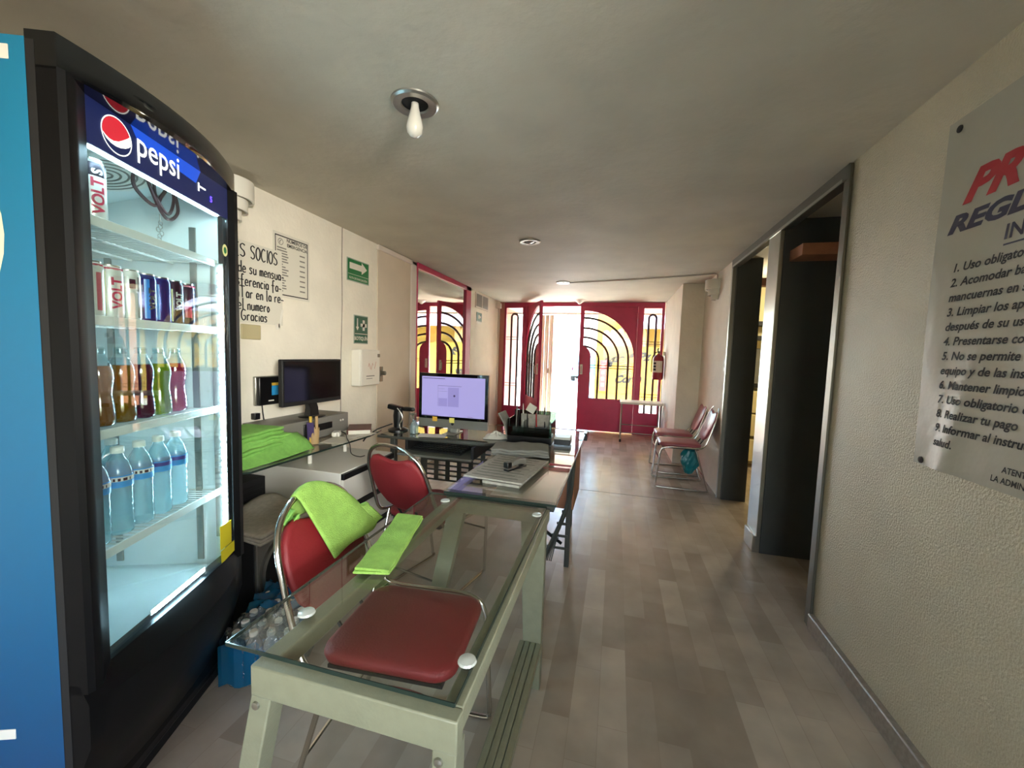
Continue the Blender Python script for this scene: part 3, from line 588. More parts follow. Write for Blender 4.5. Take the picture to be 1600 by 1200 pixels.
obj('leg', leg(-.648, -.575, 1.502, 1.543, -.79, -.725, .692), 'tgrey', GT, bevel=.003)
m = MB(O)
for k in range(4): m.box(-.322+.0225*k, -.322+.0225*k+.021, .625, 1.503, .168, .2)
obj('footrest_board', m, 'tgrey', GT, bevel=.003)
for x, y in ((-.252, .618), (-.632, .618)):
    pass
for x, z in ((-.258, .655), (-.642, .655)): obj('bolt', MB(O).lathe([(.008, 0), (.0075, .004), (.003, .0055)], (x, .5825, z), 14, Matrix.Rotation(PI/2, 3, 'X')), 'steel', GT)
for x, y in ((-.254, .700), (-.655, .728), (-.262, 1.45), (-.645, 1.47)): obj('glass_disc', MB(O).lathe([(.016, 0), (.019, .002), (.017, .006), (.006, .009)], (x, y, .7432), 20), 'clear', GT)

def folded(name, label, cat, loc, rz, L, Wd, layers, th, m, seed=0, group=None, bend=0):
    """a towel folded in layers, the folds showing at its short end"""
    t = thing(name, label, cat, loc, rz, group); mb = MB(); n = 22; r = random.Random(seed)
    ph = r.random()*6
    for k in range(layers):
        w = Wd/2*(1-.03*k); prof = []
        c = 10
        for i in range(c+1): a = -PI/2+PI*i/c; prof.append((w-th/2+th/2*math.cos(a), th/2*math.sin(a)))
        for i in range(c+1): a = PI/2+PI*i/c; prof.append((-w+th/2+th/2*math.cos(a), th/2*math.sin(a)))
        rings = []
        for j in range(n+1):
            s = j/n; y = (s-.5)*L; e = 1-.25*max(0, abs(s-.5)*2-.94)/.06
            rings.append([(x*(1+.012*math.sin(9*s+ph+k)) + bend*math.sin(PI*s)*.02, y + .004*math.sin(x*40+k*2+ph)+.0015*k, th*(k+.5) + z*e*1.02 + .0028*math.sin(7*s+x*22+ph) + .0022*math.sin(19*s+ph+k) + .002) for x, z in prof])
        mb.loft(rings)
    obj('towel', mb, m, t, angle=70); return t
# folded green towel on the glass
folded('folded_towel', 'folded lime green towel lying on the glass table', 'towel', (-.647, 1.082, .7435), math.radians(13), .365, .098, 2, .0085, 'green2', 3)

# ------------------------------------------------------------------ banquet chairs (front is local +y)
def make_chair(label, loc, rz, pad, group):
    t = thing('banquet_chair', label, 'chair', loc, rz, group)
    half = [(-.20, .245, .02), (-.215, .228, .22), (-.224, .21, .395), (-.228, .15, .445), (-.228, .0, .45), (-.226, -.15, .452), (-.221, -.205, .485), (-.213, -.24, .57), (-.202, -.275, .67), (-.188, -.305, .76), (-.15, -.328, .83), (-.08, -.342, .872)]
    pts = half + [(0, -.345, .88)] + [(-x, y, z) for x, y, z in half[::-1]]
    obj('chair_frame', MB().tube(smooth_path(pts, 4), .0095, 8), 'chrome', t, angle=60)
    for s in (-1, 1):
        P = [(s*.224, -.12, .446), (s*.214, -.19, .23), (s*.2, -.25, .05), (s*.199, -.262, .018), (s*.198, -.24, .0105), (s*.195, 0, .0105), (s*.19, .22, .0105), (s*.19, .245, .022)]
        obj('sled_leg', MB().tube(smooth_path(P, 4), .009, 8), 'chrome', t, angle=60)
    obj('stretcher', MB().tube([(-.21, -.21, .17), (.21, -.21, .17)], .006, 6), 'chrome', t); obj('stretcher', MB().tube([(-.22, .218, .3), (.22, .218, .3)], .006, 6), 'chrome', t)
    # seat: rounded cushion
    def rr(w, d, r, z, n=6):
        o = []
        for cx, cy, a0 in ((w-r, d-r, 0), (-w+r, d-r, PI/2), (-w+r, -d+r, PI), (w-r, -d+r, 3*PI/2)):
            o += [(cx+r*math.cos(a0+PI/2*i/n), cy+.015+r*math.sin(a0+PI/2*i/n), z) for i in range(n+1)]
        return o
    obj('seat', MB().loft([rr(.165, .185, .05, .438), rr(.180, .203, .06, .446), rr(.183, .206, .06, .46), rr(.180, .203, .06, .472), rr(.165, .187, .055, .480), rr(.10, .11, .05, .483)]), pad, t, angle=60)
    obj('seat_pan', MB().box(-.17, .17, -.16, .19, .424, .434), 'blackm', t)
    hw = [(.055, .515), (.12, .545), (.165, .60), (.183, .67), (.18, .73), (.165, .775), (.135, .808), (.10, .818), (.06, .806), (.03, .799)]
    out = [(-a, z) for a, z in hw] + [(0, .797)] + [(a, z) for a, z in hw[::-1]]
    yb = lambda z: -.207-(z-.5)*.345
    def ring(k, dy): return [(a*k, yb(z)+dy + .03*(a/.18)**2*0, .66+(z-.66)*k) for a, z in out]
    obj('backrest', MB().loft([ring(.94, -.022), ring(1.0, -.017), ring(1.02, -.008), ring(1.0, .004), ring(.95, .009)]), pad, t, angle=50)
    obj('backrest_bracket', MB().tube([(-.06, yb(.52)-.01, .52), (-.06, -.17, .44)], .006, 6).tube([(.06, yb(.52)-.01, .52), (.06, -.17, .44)], .006, 6), 'blackm', t)
    return t
C1 = make_chair('red vinyl chair pushed under the glass table, green towel on its back', (-.62, 1.113, 0), math.radians(-86), 'vinyl', 'red chairs')
C2 = dup(C1, (-.975, 2.06, 0), math.radians(-14), 'red vinyl chair at the office desk, back turned to the viewer')
C3 = make_chair('faded red chair against the right wall, nearer the doorway', (.70, 4.56, 0), PI/2, 'vinylp', 'red chairs')
dup(C3, (.715, 5.13, 0), PI/2, 'faded red chair against the right wall, nearer the entrance')

# lime towel draped over the back of the near chair
t = thing('draped_towel', 'lime green towel draped over the back of the red chair', 'towel', (-.62, 1.113, 0), math.radians(-86))
def drape(u, v):
    # u along the hoop (local x, from the viewer's side), v from behind the hoop over the top to its front
    x = .075 - .325*u; c = max(-1, min(1, x/.205))
    zt = .897 - .150*abs(c)**2.4 + .005*math.sin(9*u); yt = -.347 + .06*abs(c)**2.4
    r = .013; back = .07+.02*math.sin(5*u); zb = .672+.006*math.sin(8*u); front = max(.02, zt-r-zb); tot = back+PI*r+front; s = v*tot
    f = .004*math.sin(u*11+v*3)
    if s < back: return (x, yt-r+f*.3, zt-r-(back-s))
    if s < back+PI*r:
        a = (s-back)/r; return (x, yt-r*math.cos(a), zt-r+r*math.sin(a))
    q = s-back-PI*r; return (x - .09*q/.2*(u**.7) - .045*q/.2, yt+r+.004+q*.40+f+.014*q/.2, zt-r-q)
obj('towel', MB().grid(drape, 40, 36), 'green2', t, solid=.006, angle=70)
def curl(u, v):
    a = 5.4*v+1.2; r = .017-.002*v; return (.082+.045*u+.006*math.sin(a), -.335+r*math.cos(a), .828-.03*u+r*math.sin(a))
obj('towel_corner', MB().grid(curl, 8, 20), 'green', t, solid=.007, angle=70)

# ------------------------------------------------------------------ office desk with return
O = (-.9, 2.6, 0)
DK = thing('office_desk', 'glass-topped office desk with dark metal frame carrying the lit computer', 'desk', O)
mt = [(-1.60, 2.46), (-.92, 2.47), (-.80, 2.50), (-.70, 2.58), (-.69, 3.15), (-1.60, 3.15)]
M['dglass'] = glass('dark_desk_glass', '#8fa096', 1.5, 0, .05)
obj('desk_top', MB(O).prism(mt, .735, .751), 'dglass', DK, bevel=.002)
obj('top_edge', MB(O).tube([(a, b-.004, .742) for a, b in smooth_path([Vector((*p, 0)) for p in mt[:4]], 5) for a, b in [(a, b)]] if False else [(p.x, p.y-.002, .742) for p in smooth_path([Vector((*q, 0)) for q in mt[:4]], 5)], .010, 6), 'deskt', DK)
obj('return_top', MB(O).box(-.69, -.205, 1.556, 3.20, .743, .752), 'tglass', DK, bevel=.002)
obj('glass_edge', MB(O).box(-.69, -.205, 1.5545, 1.5562, .743, .752).box(-.2055, -.2035, 1.556, 3.2, .743, .752), 'edge', DK)
obj('return_frame', MB(O).box(-.685, -.66, 1.6, 3.18, .715, .742).box(-.26, -.215, 2.3, 3.18, .72, .742).box(-.685, -.215, 1.57, 1.61, .715, .742), 'deskt', DK, bevel=.002)
obj('return_reflection_sheet', MB(O).box(-.50, -.218, 1.62, 3.16, .730, .7415).box(-.655, -.50, 2.05, 3.16, .730, .7415), mat('pale_reflection_tone', '#c4bbae', .4), DK)  # pale sheet under the glass, coloured to stand for the entrance reflection
for x, y in ((-1.57, 2.62), (-1.57, 3.1), (-.30, 3.12)): obj('desk_leg', MB(O).box(x-.02, x+.02, y-.02, y+.02, 0, .735), 'deskt', DK, bevel=.003)
obj('corner_bracket', MB(O).box(-.215, -.19, 3.08, 3.21, .70, .757), 'black', DK, bevel=.004)
m = MB(O)
for i in range(9): m.box(-1.50+.1*i, -1.462+.1*i, 2.95, 2.955, .30, .68)
for k in range(10): m.box(-1.50, -.66, 2.949, 2.956, .30+.0405*k, .314+.0405*k)
obj('slotted_panel', m, 'deskt', DK)
obj('keyboard_tray', MB(O).box(-1.40, -.87, 2.375, 2.83, .645, .66), mat('grey_tray', '#7d7f79', .18, .3), DK, bevel=.003)
obj('tray_rail', MB(O).box(-1.41, -1.39, 2.5, 3.0, .65, .735), 'blackm', DK); obj('tray_rail', MB(O).box(-.88, -.862, 2.4, 3.0, .655, .735), 'blackm', DK)
obj('pedestal', MB(O).box(-.62, -.222, 2.53, 2.95, .36, .728), 'wood', DK, bevel=.003)
obj('pedestal_drawer', MB(O).box(-.61, -.232, 2.952, 2.965, .38, .72), 'wood', DK, bevel=.003)
lg = obj('side_leg', MB(O).box(-.262, -.232, 2.48, 2.51, 0, .728).tube(smooth_path([(-.225, 2.47, .72), (-.232, 2.468, .56), (-.245, 2.46, .44), (-.30, 2.44, .27), (-.40, 2.40, .03), (-.41, 2.40, .015)], 5), .014, 8), 'deskt', DK)
m = MB(O)
for k in range(5):
    x = -.25-.012*k; m.loft([[(x, 2.472, .44-.07*k+.03), (x-.007, 2.472, .44-.07*k+.03), (x-.007, 2.476, .44-.07*k+.03), (x, 2.476, .44-.07*k+.03)], [(x-.085, 2.43, .05), (x-.092, 2.43, .05), (x-.092, 2.434, .05), (x-.085, 2.434, .05)]])
for z in (.12, .2, .28, .36): m.box(-.25-(.46-z)*.36, -.245, 2.462, 2.468, z, z+.016)
obj('slotted_bracket', m, 'deskt', lg)
obj('cross_bar', MB(O).tube([(-.62, 2.6, .3), (-.28, 2.46, .16)], .010, 6), 'black', DK)
obj('red_tape', MB(O).box(-.33, -.208, 2.125, 2.16, .7522, .753), 'redink', DK)

# computer
O = (-1.137, 2.70, .752)
t = thing('all_in_one_computer', 'silver all-in-one computer with a lit lavender screen', 'computer', O)
obj('screen_glass', MB(O).box(-1.407, -.868, 2.69, 2.697, .855, 1.190), 'gloss', t, bevel=.002)
obj('housing', MB(O).box(-1.407, -.868, 2.697, 2.725, .792, 1.190).box(-1.407, -.868, 2.691, 2.697, .792, .8545), 'silver', t, bevel=.003)
sc = obj('lit_display', MB(O).box(-1.383, -.892, 2.6885, 2.690, .876, 1.166), 'lav', t)
q = MB(O); y = 2.688
for x0, x1, z0, z1 in ((-1.375, -1.2, 1.150, 1.154), (-1.255, -1.07, 1.100, 1.102), (-1.25, -1.20, 1.078, 1.079), (-1.25, -1.18, 1.06, 1.061), (-1.255, -1.254, .95, 1.1), (-1.383, -1.25, .878, .881), (-1.02, -.98, .882, .884)): q.box(x0, x1, y, y+.0004, z0, z1)
obj('screen_lines', q, 'purple', sc)
q = MB(O).box(-1.25, -1.18, y, y+.0003, .95, 1.01).box(-1.175, -1.09, y, y+.0003, .95, 1.09)
obj('screen_window', q, mat('screen_window_tone', '#726c9c', .4, emit='#9089cc', es=.27), sc)
obj('screen_icon', disc(MB(O), lambda a, b: (-1.125+a, y-.0003, 1.03+b), .008, 16), 'purple', sc)
obj('stand', MB(O).box(-1.185, -1.095, 2.715, 2.74, .76, .95).box(-1.185, -1.095, 2.62, 2.80, .752, .760).loft([[(-1.155, 2.69, .76), (-1.10, 2.69, .76), (-1.10, 2.74, .76), (-1.155, 2.74, .76)], [(-1.155, 2.70, .80), (-1.10, 2.70, .80), (-1.10, 2.72, .80), (-1.155, 2.72, .80)]]), 'silver', t, bevel=.002)
obj('logo_mark', disc(MB(O), lambda a, b: (-1.137+a, 2.6905, .824+b), .011, 18), 'blackm', t)
tag(obj('sticky_note', MB(O).obox((-1.275, 2.6868, .853), (.038, .001, .034), 0, .05), 'note2', None), 'orange sticky note on the left of the computer bezel', 'note', 'sticky notes').location = O
tag(obj('sticky_note', MB(O).obox((-1.140, 2.6868, .850), (.040, .001, .036), 0, .05), 'note', None), 'pale yellow sticky note on the middle of the computer bezel', 'note', 'sticky notes').location = O
# keyboard on the tray
O = (-1.16, 2.58, .66); t = thing('keyboard', 'black keyboard on the pull-out tray', 'keyboard', O, math.radians(-3))
obj('keyboard_base', MB().loft([[(-.19, -.115, 0), (.19, -.115, 0), (.19, .115, 0), (-.19, .115, 0)], [(-.19, -.115, .01), (.19, -.115, .01), (.19, .115, .022), (-.19, .115, .022)]]), 'blackm', t, bevel=.003)
m = MB()
for j in range(5):
    for i in range(16): m.obox((-.172+.023*i, -.085+.04*j, .0165+.002*j), (.018, .032, .006))
obj('keys', m, 'black', t, bevel=.002, seg=1)
# scanner
O = (-1.56, 2.66, .752); t = thing('barcode_scanner', 'black barcode scanner standing on its base left of the computer', 'scanner', O)
obj('scanner_base', MB().lathe([(.075, 0), (.075, .008), (.05, .018), (.03, .022)], n=22), 'black', t)
obj('scanner_body', MB().loft([[(x*w, y*d+oy, z) for x, y in [(math.cos(2*PI*k/14), math.sin(2*PI*k/14)) for k in range(14)]] for z, w, d, oy in ((.015, .032, .03, 0), (.06, .036, .028, 0), (.11, .04, .028, 0), (.15, .034, .026, 0))]), 'black', t, angle=60)
obj('scanner_head', MB().obox((-.02, -.005, .168), (.115, .05, .036), 0, 0, math.radians(10)).obox((.075, .02, .16), (.09, .04, .03)), 'black', t, bevel=.009, seg=3)
obj('silver_highlight', MB().tube(smooth_path([(.01, -.035, .17), (.042, -.03, .13), (.05, -.03, .09), (.03, -.034, .05), (.045, -.04, .015)], 5), .004, 6), 'silver', t)  # silver tube put in as the curved highlight on the scanner
obj('cable', MB().tube(smooth_path([(-.03, -.03, .05), (-.08, -.06, .03), (-.12, -.10, .01), (-.15, -.17, -.03), (-.16, -.20, -.06)], 5), .005, 6), 'cable', t)
# spray bottle
O = (-1.395, 2.60, .752); t = thing('spray_bottle', 'small clear bottle with a white pump beside the scanner', 'bottle', O)
obj('bottle_body', MB().lathe([(.026, 0), (.03, .004), (.03, .05), (.024, .072), (.013, .085), (.013, .095)], n=20), 'petw', t)
obj('pump', MB().lathe([(.015, .09), (.015, .11), (.02, .112), (.02, .145), (.012, .148)], n=18).obox((-.02, 0, .138), (.03, .012, .012)), 'pet', t)
tag(obj('paper_sheet', MB().obox((0, 0, .001), (.20, .11, .0012), math.radians(12)), 'paper'), 'white paper slip lying under the computer screen', 'paper').location = (-1.24, 2.575, .7515)
def crumple(r, seed, h):
    q = random.Random(seed); ph = [q.random()*6 for _ in range(6)]
    def f(u, v):
        a = 2*PI*u; e = v; k = r*e*(1+.18*math.sin(3*a+ph[0])+.12*math.sin(5*a+ph[1]))
        return (k*math.cos(a)*1.3, k*math.sin(a), h*(1-e**2)*(.6+.4*math.sin(4*a+ph[2]+5*e)**2)+.006*math.sin(9*e+7*a*0+ph[3])*(1-e)+.002)
    return f
tag(obj('crumpled_tissue', MB().grid(crumple(.07, 4, .045), 28, 10), 'paper', angle=40), 'crumpled white tissue on the desk right of the screen', 'tissue').location = (-.80, 2.68, .7515)
# papers, stapler, cloth
O = (-.50, 1.91, .7525); t = thing('paper_pad', 'open printed pad of papers under the stapler', 'papers', O, math.radians(-6))
obj('pages', MB().loft([[(-.135, -.19, .012), (.135, -.19, .012), (.145, .2, .012), (-.145, .2, .012)], [(-.145, -.205, .018), (.145, -.205, .018), (.15, .215, .018), (-.15, .215, .018)], [(-.145, -.205, .026), (.145, -.205, .026), (.15, .215, .026), (-.15, .215, .026)]]), 'papg', t, bevel=.001)
obj('pad_block', MB().box(-.05, .13, -.20, .15, 0, .012), 'papg', t)
m = MB()
for k in range(9): m.box(-.12+.004*(k % 3), .11-.03*(k % 2), -.17+.043*k, -.160+.043*k, .0262, .0266)
obj('print_lines', m, 'inkg', t)
O = (-.462, 1.905, .7795); t = thing('stapler', 'grey stapler resting on the printed papers', 'stapler', O, math.radians(-24))
obj('stapler_base', MB().box(-.016, .016, -.075, .075, 0, .008), 'black', t, bevel=.003)
obj('stapler_arm', MB().loft([[(-.013, -.07, .02), (.013, -.07, .02), (.013, -.07, .034), (-.013, -.07, .034)], [(-.015, .02, .022), (.015, .02, .022), (.015, .02, .05), (-.015, .02, .05)], [(-.014, .07, .008), (.014, .07, .008), (.014, .075, .04), (-.014, .075, .04)]]), 'speaker', t, bevel=.004)
obj('stapler_head', MB().box(-.015, .015, -.078, -.045, .016, .044), 'black', t, bevel=.004)
folded('folded_cloth', 'grey folded cloths stacked on the desk beside the papers', 'cloth', (-.53, 2.32, .7525), PI/2+math.radians(10), .33, .23, 3, .014, 'greyc', 9)
# organizer with pens
O = (-.56, 2.68, .7525); OG = thing('desk_organizer', 'smoky plastic desk organizer full of stationery', 'organizer', O)
obj('organizer_tray', MB().box(-.13, .17, -.10, .10, 0, .05), 'black', OG, bevel=.004)
obj('organizer_wall', MB().box(-.13, .17, .095, .1, .05, .20).box(.165, .17, -.1, .1, .05, .15).box(-.13, -.125, -.1, .1, .05, .16).box(-.02, -.016, -.1, .1, .05, .15).box(-.125, .165, -.1, -.097, .05, .11), M['dglass'], OG)
obj('organizer_fin', MB().loft([[(-.14, -.08, .02), (-.13, -.08, .02), (-.13, .05, .02), (-.14, .05, .02)], [(-.16, -.09, .12), (-.15, -.09, .12), (-.15, .06, .12), (-.16, .06, .12)], [(-.20, -.10, .19), (-.192, -.10, .19), (-.192, .07, .19), (-.20, .07, .19)]]), 'greyc', OG, angle=60)
pens = [(-.10, .02, .19, 'speaker', 'grey'), (-.075, -.04, .17, 'black', 'black'), (-.05, .04, .2, 'whitep', 'white'), (.0, -.05, .16, 'black', 'black'), (.03, .03, .17, 'speaker', 'grey'), (.06, -.03, .15, 'redink', 'red'), (.1, .05, .18, 'black', 'black'), (.13, 0, .165, 'speaker', 'grey')]
for k, (x, y, L, mm, nm) in enumerate(pens):
    q = tag(obj('pen', MB().tube([(0, 0, 0), (.012*math.sin(k*2), .012*math.cos(k*3), L*.8), (.015*math.sin(k*2), .015*math.cos(k*3), L)], [.0045, .0045, .003], 8), mm), 'pen standing in the smoky desk organizer', 'pen', 'pens in the organizer'); q.location = (O[0]+x, O[1]+y, .803)
tag(obj('paper_stack', MB().obox((0, 0, .07), (.20, .012, .12), .05, .14), 'papg'), 'grey papers filed upright at the back of the desk organizer', 'papers').location = (-.53, 2.735, .803)
tag(obj('white_card', MB().obox((0, 0, .02), (.06, .004, .06), .1, .2, .5), 'paper'), 'white card sticking up out of the desk organizer', 'card').location = (-.555, 2.705, .955)
tag(obj('hole_punch', MB().box(-.05, .05, -.03, .03, 0, .02).loft([[(-.045, -.025, .03), (.045, -.025, .03), (.045, .025, .02), (-.045, .025, .02)], [(-.04, -.02, .06), (.04, -.02, .06), (.04, .02, .04), (-.04, .02, .04)]]).tube([(-.03, 0, .01), (-.03, 0, .04)], .006).tube([(.03, 0, .01), (.03, 0, .04)], .006), 'black', bevel=.004), 'black hole punch in the front of the desk organizer', 'hole punch').location = (-.47, 2.65, .803)
O = (-.325, 2.69, .7525); t = thing('small_box', 'small white-topped black box at the right of the organizer', 'box', O)
obj('box_body', MB().box(-.055, .055, -.06, .06, 0, .035), 'black', t, bevel=.004); obj('box_lid', MB().box(-.054, .054, -.058, .058, .035, .052), 'whitep', t, bevel=.004)

# ------------------------------------------------------------------ left counter: drawer cabinet, glass top and what stands on it
O = (-1.76, 2.13, 0)
CB = thing('drawer_cabinet', 'white drawer cabinet with black finger strips under the side glass top', 'cabinet', O)
obj('cabinet_body', MB(O).box(-2.12, -1.452, 1.87, 2.40, .02, .655), 'whitem', CB, bevel=.003)
for k in range(3):
    z1 = .628-.19*k; dr = obj('drawer', MB(O).box(-1.452, -1.434, 1.875, 2.395, z1-.165, z1-.012), 'whitem', CB, bevel=.002)
    obj('finger_strip', MB(O).box(-1.452, -1.432, 1.875, 2.395, z1-.012, z1+.022), 'black', dr, bevel=.002)
O = (-1.9, 2.05, 0)
SG = thing('side_glass_counter', 'clear glass counter along the left wall above the white drawers', 'counter', O)
obj('glass_top', MB(O).prism([(-2.145, 1.44), (-1.72, 1.44), (-1.665, 1.50), (-1.645, 2.43), (-1.69, 2.64), (-2.145, 2.64)], .738, .748), 'tglass', SG, bevel=.0015)
E_ = [(-1.72, 1.439), (-1.664, 1.50), (-1.644, 2.43), (-1.689, 2.641)]
m = MB(O)
for (a, b), (e, f) in zip(E_, E_[1:]): m.loft([[(a, b, .738), (a+.002, b-.001, .738), (a+.002, b-.001, .748), (a, b, .748)], [(e, f, .738), (e+.002, f-.001, .738), (e+.002, f-.001, .748), (e, f, .748)]])
m.box(-2.145, -1.72, 1.438, 1.44, .738, .748); obj('glass_edge', m, 'edge', SG)
for x, y in ((-1.75, 1.98), (-1.75, 2.3), (-2.05, 2.3), (-2.05, 1.98)): obj('glass_post', MB(O).lathe([(.012, .655), (.012, .738)], (x, y, 0), 14), 'whitep', SG)
obj('wall_ledge', MB(O).box(-2.149, -2.12, 1.44, 2.64, .70, .738), 'steeldk', SG)
# grey media box and monitor
O = (-2.0, 2.22, .749); t = thing('media_box', 'grey flat computer case lying under the dark monitor', 'computer', O)
obj('case', MB(O).box(-2.14, -1.885, 1.88, 2.515, .752, .885), 'speaker', t, bevel=.004)
obj('drive_slot', MB(O).box(-1.886, -1.880, 2.16, 2.34, .80, .845), 'black', t, bevel=.002)
obj('front_panel', MB(O).box(-1.886, -1.878, 2.08, 2.14, .77, .86), 'black', t, bevel=.003)
for y in (2.43, 2.455): obj('button', MB(O).lathe([(.007, 0), (.006, .004)], (-1.885, y, .838), 14, Matrix.Rotation(PI/2, 3, 'Y')), 'whitep', t)
obj('foot', MB(O).box(-2.12, -1.9, 1.92, 1.95, .749, .752).box(-2.12, -1.9, 2.45, 2.48, .749, .752), 'rubber', t)
O = (-1.97, 2.25, .885); t = thing('desk_monitor', 'switched-off black monitor standing on the grey case', 'monitor', O, math.radians(-3))
obj('bezel', MB().box(-.012, .022, -.252, .252, .09, .385), 'blackm', t, bevel=.006)
obj('screen', MB().box(.0215, .0232, -.238, .238, .118, .372), 'screen', t)
obj('monitor_back', MB().loft([[(-.012, -.2, .12), (-.012, .2, .12), (-.012, .2, .35), (-.012, -.2, .35)], [(-.045, -.12, .16), (-.045, .12, .16), (-.045, .12, .31), (-.045, -.12, .31)]]), 'blackm', t)
obj('stand', MB().loft([[(-.03, -.035, .006), (.03, -.045, .006), (.03, .03, .006), (-.03, .03, .006)], [(-.03, -.025, .06), (.01, -.025, .06), (.01, .045, .06), (-.03, .045, .06)], [(-.03, -.03, .12), (-.008, -.03, .12), (-.008, .04, .12), (-.03, .04, .12)]]).lathe([(.085, 0), (.085, .006), (.07, .01)], n=28), 'black', t)
O = (XL, 2.08, 1.07); t = thing('small_computer', 'small black box computer on the wall behind the monitor', 'computer', O)
obj('case', MB(O).box(XL+.022, XL+.05, 1.965, 2.20, .98, 1.158), 'black', t, bevel=.008)
obj('silver_side', MB(O).box(XL+.001, XL+.024, 1.962, 2.20, .978, 1.16), 'silver', t, bevel=.006)
obj('sticker', MB(O).box(XL+.050, XL+.0512, 2.055, 2.155, 1.04, 1.10), 'wlabel', t); obj('sticker', MB(O).box(XL+.050, XL+.0514, 2.055, 2.155, 1.10, 1.118), 'yel2', t)
obj('logo', MB(O).box(XL+.050, XL+.0512, 2.03, 2.07, 1.003, 1.010), 'whitep', t)
obj('cable', MB(O).tube([(XL+.02, 2.01, .98), (XL+.02, 2.015, .93), (XL+.022, 2.02, .886)], .0035, 6), 'cable', t)
tag(obj('power_adapter', MB((XL, 1.98, .92)).box(XL+.001, XL+.035, 1.945, 1.985, .895, .935), 'black', bevel=.004), 'small black plug on the wall above the grey case', 'plug').location = (XL, 1.98, .92)
# pen cup with tan rolls
O = (-1.80, 2.075, .749); t = thing('pencil_cup', 'tan patterned pencil cup in front of the grey case', 'cup', O)
obj('cup', MB().lathe([(.022, 0), (.026, .004), (.03, .10), (.028, .10), (.022, .01)], n=18, capt=False), 'tan', t)
for x, y, h, mm in ((-.008, -.022, .175, 'yel2'), (.002, .018, .172, 'tan')): obj('roll', MB().lathe([(.009, .012), (.009, h), (.005, h)], (x, y, 0), 12), mm, t)
obj('purple_card', MB().obox((.0, -.03, .08), (.04, .003, .12), .4, .1), 'purple', t)
# green towels
for k in range(4):
    folded('folded_towel', ('bottom green towel of the pile on the side counter', 'second green towel from the bottom of the side counter pile', 'third green towel from the bottom of the side counter pile', 'topmost green towel of the side counter pile')[k], 'towel', (-1.905+.01*(k % 2)-.012*k, 1.70-.02*k, .749+.0365*k), math.radians(5*(k % 2)-2), .45-.012*k, .34-.025*k, 2, .0175, 'green', 20+k, 'green towels on the counter')
t = thing('loose_towel', 'green towel spread down the front of the counter pile', 'towel', (-1.74, 1.75, .749))
def spread(u, v):
    y = -.27+.50*u; s = .22*v
    b = math.exp(-((u-.8)/.16)**2)*.05*math.sin(PI*min(1, v*1.2))
    x = -.085 + .125*v + .02*u; z = .125*(1-v)**1.2+.004 + .008*math.sin(u*13+v*3)*(1-v) + b
    return (x - .03*u*u + .012*math.sin(v*7+u*4)*.5, y, max(.005, z*(1-.35*u**3)))
obj('towel', MB().grid(spread, 40, 20), 'green', t, solid=.006, angle=70)
# ledger, papers, cables
O = (-1.775, 2.50, .749); t = thing('ledger', 'brown leatherette ledger on the side counter', 'book', O, math.radians(33))
obj('pages', MB().box(-.072, .072, -.105, .105, .004, .032), 'paper', t); obj('cover', MB().box(-.078, .078, -.11, .11, 0, .004).box(-.078, .078, -.11, .11, .032, .038).box(-.08, -.074, -.11, .11, 0, .038), 'brown', t, bevel=.002)
tag(obj('loose_paper', MB().obox((0, 0, .001), (.15, .2, .0015), .2), 'paper'), 'loose white paper on the side counter in front of the ledger', 'paper', 'loose papers').location = (-1.735, 2.22, .749)
tag(obj('loose_paper', MB().obox((0, 0, .001), (.10, .16, .0015), -.5).obox((.03, .05, .003), (.09, .12, .0015), -.2), 'paper'), 'loose papers at the far end of the side counter beyond the ledger', 'paper', 'loose papers').location = (-1.71, 2.385, .751)
O = (-1.80, 2.28, .7505); t = thing('white_adapter', 'white plug adapter with black cord hanging over the counter edge', 'adapter', O)
obj('adapter_body', MB().obox((0, 0, .025), (.05, .075, .03), .5).obox((.02, -.04, .03), (.03, .04, .03), .2), 'whitep', t, bevel=.005)
obj('cord', MB().tube(smooth_path([(.01, .03, .035), (.07, .0, .03), (.12, -.05, .012), (.163, -.09, .003), (.172, -.09, -.02), (.19, -.10, -.07), (.24, -.09, -.088), (.26, -.06, -.086)], 5), .003, 6), 'cable', t)
# speaker, newspapers and crate below
O = (-1.76, 1.645, 0); t = thing('floor_speaker', 'silver grey boxy speaker with a round black cone on the floor', 'speaker', O)
obj('cabinet', MB(O).box(-1.92, -1.612, 1.465, 1.835, .0, .455), 'blackm', t, bevel=.006)
sp = obj('front_face', MB(O).box(-1.613, -1.60, 1.465, 1.835, .005, .45), 'speaker', t, bevel=.004)
MY = Matrix.Rotation(PI/2, 3, 'Y')
obj('cone_ring', MB(O).lathe([(.172, 0), (.168, .014), (.15, .016), (.146, 0)], (-1.60, 1.65, .235), 36, MY, False, False), 'silver', sp)
obj('cone', MB(O).lathe([(.148, .003), (.09, -.005), (.05, -.008), (.04, .006), (.0, .012)], (-1.60, 1.65, .235), 32, MY), 'cone', sp)
obj('edge_trim', MB(O).tube([(-1.598, 1.462, .455), (-1.598, 1.462, .0)], .006, 6), 'silver', t)
t = thing('newspaper_pile', 'sagging pile of newspapers on top of the floor speaker', 'newspapers', (-1.70, 1.62, .456))
for k in range(3):
    def nf(u, v, k=k):
        x = -.21+.40*u; y = -.215+.39*v
        return (x*(1-.03*k)+.01*k, y*(1-.03*k)-.008*k, .004+.012*k + .055*math.exp(-((x+.13)**2+(y-.13)**2)/.010) + .006*math.sin(u*5+v*3+k) - .02*max(0, (u-.75))*2 + .006)
    obj('newspaper', MB().grid(nf, 16, 16), 'news', t, solid=.011)
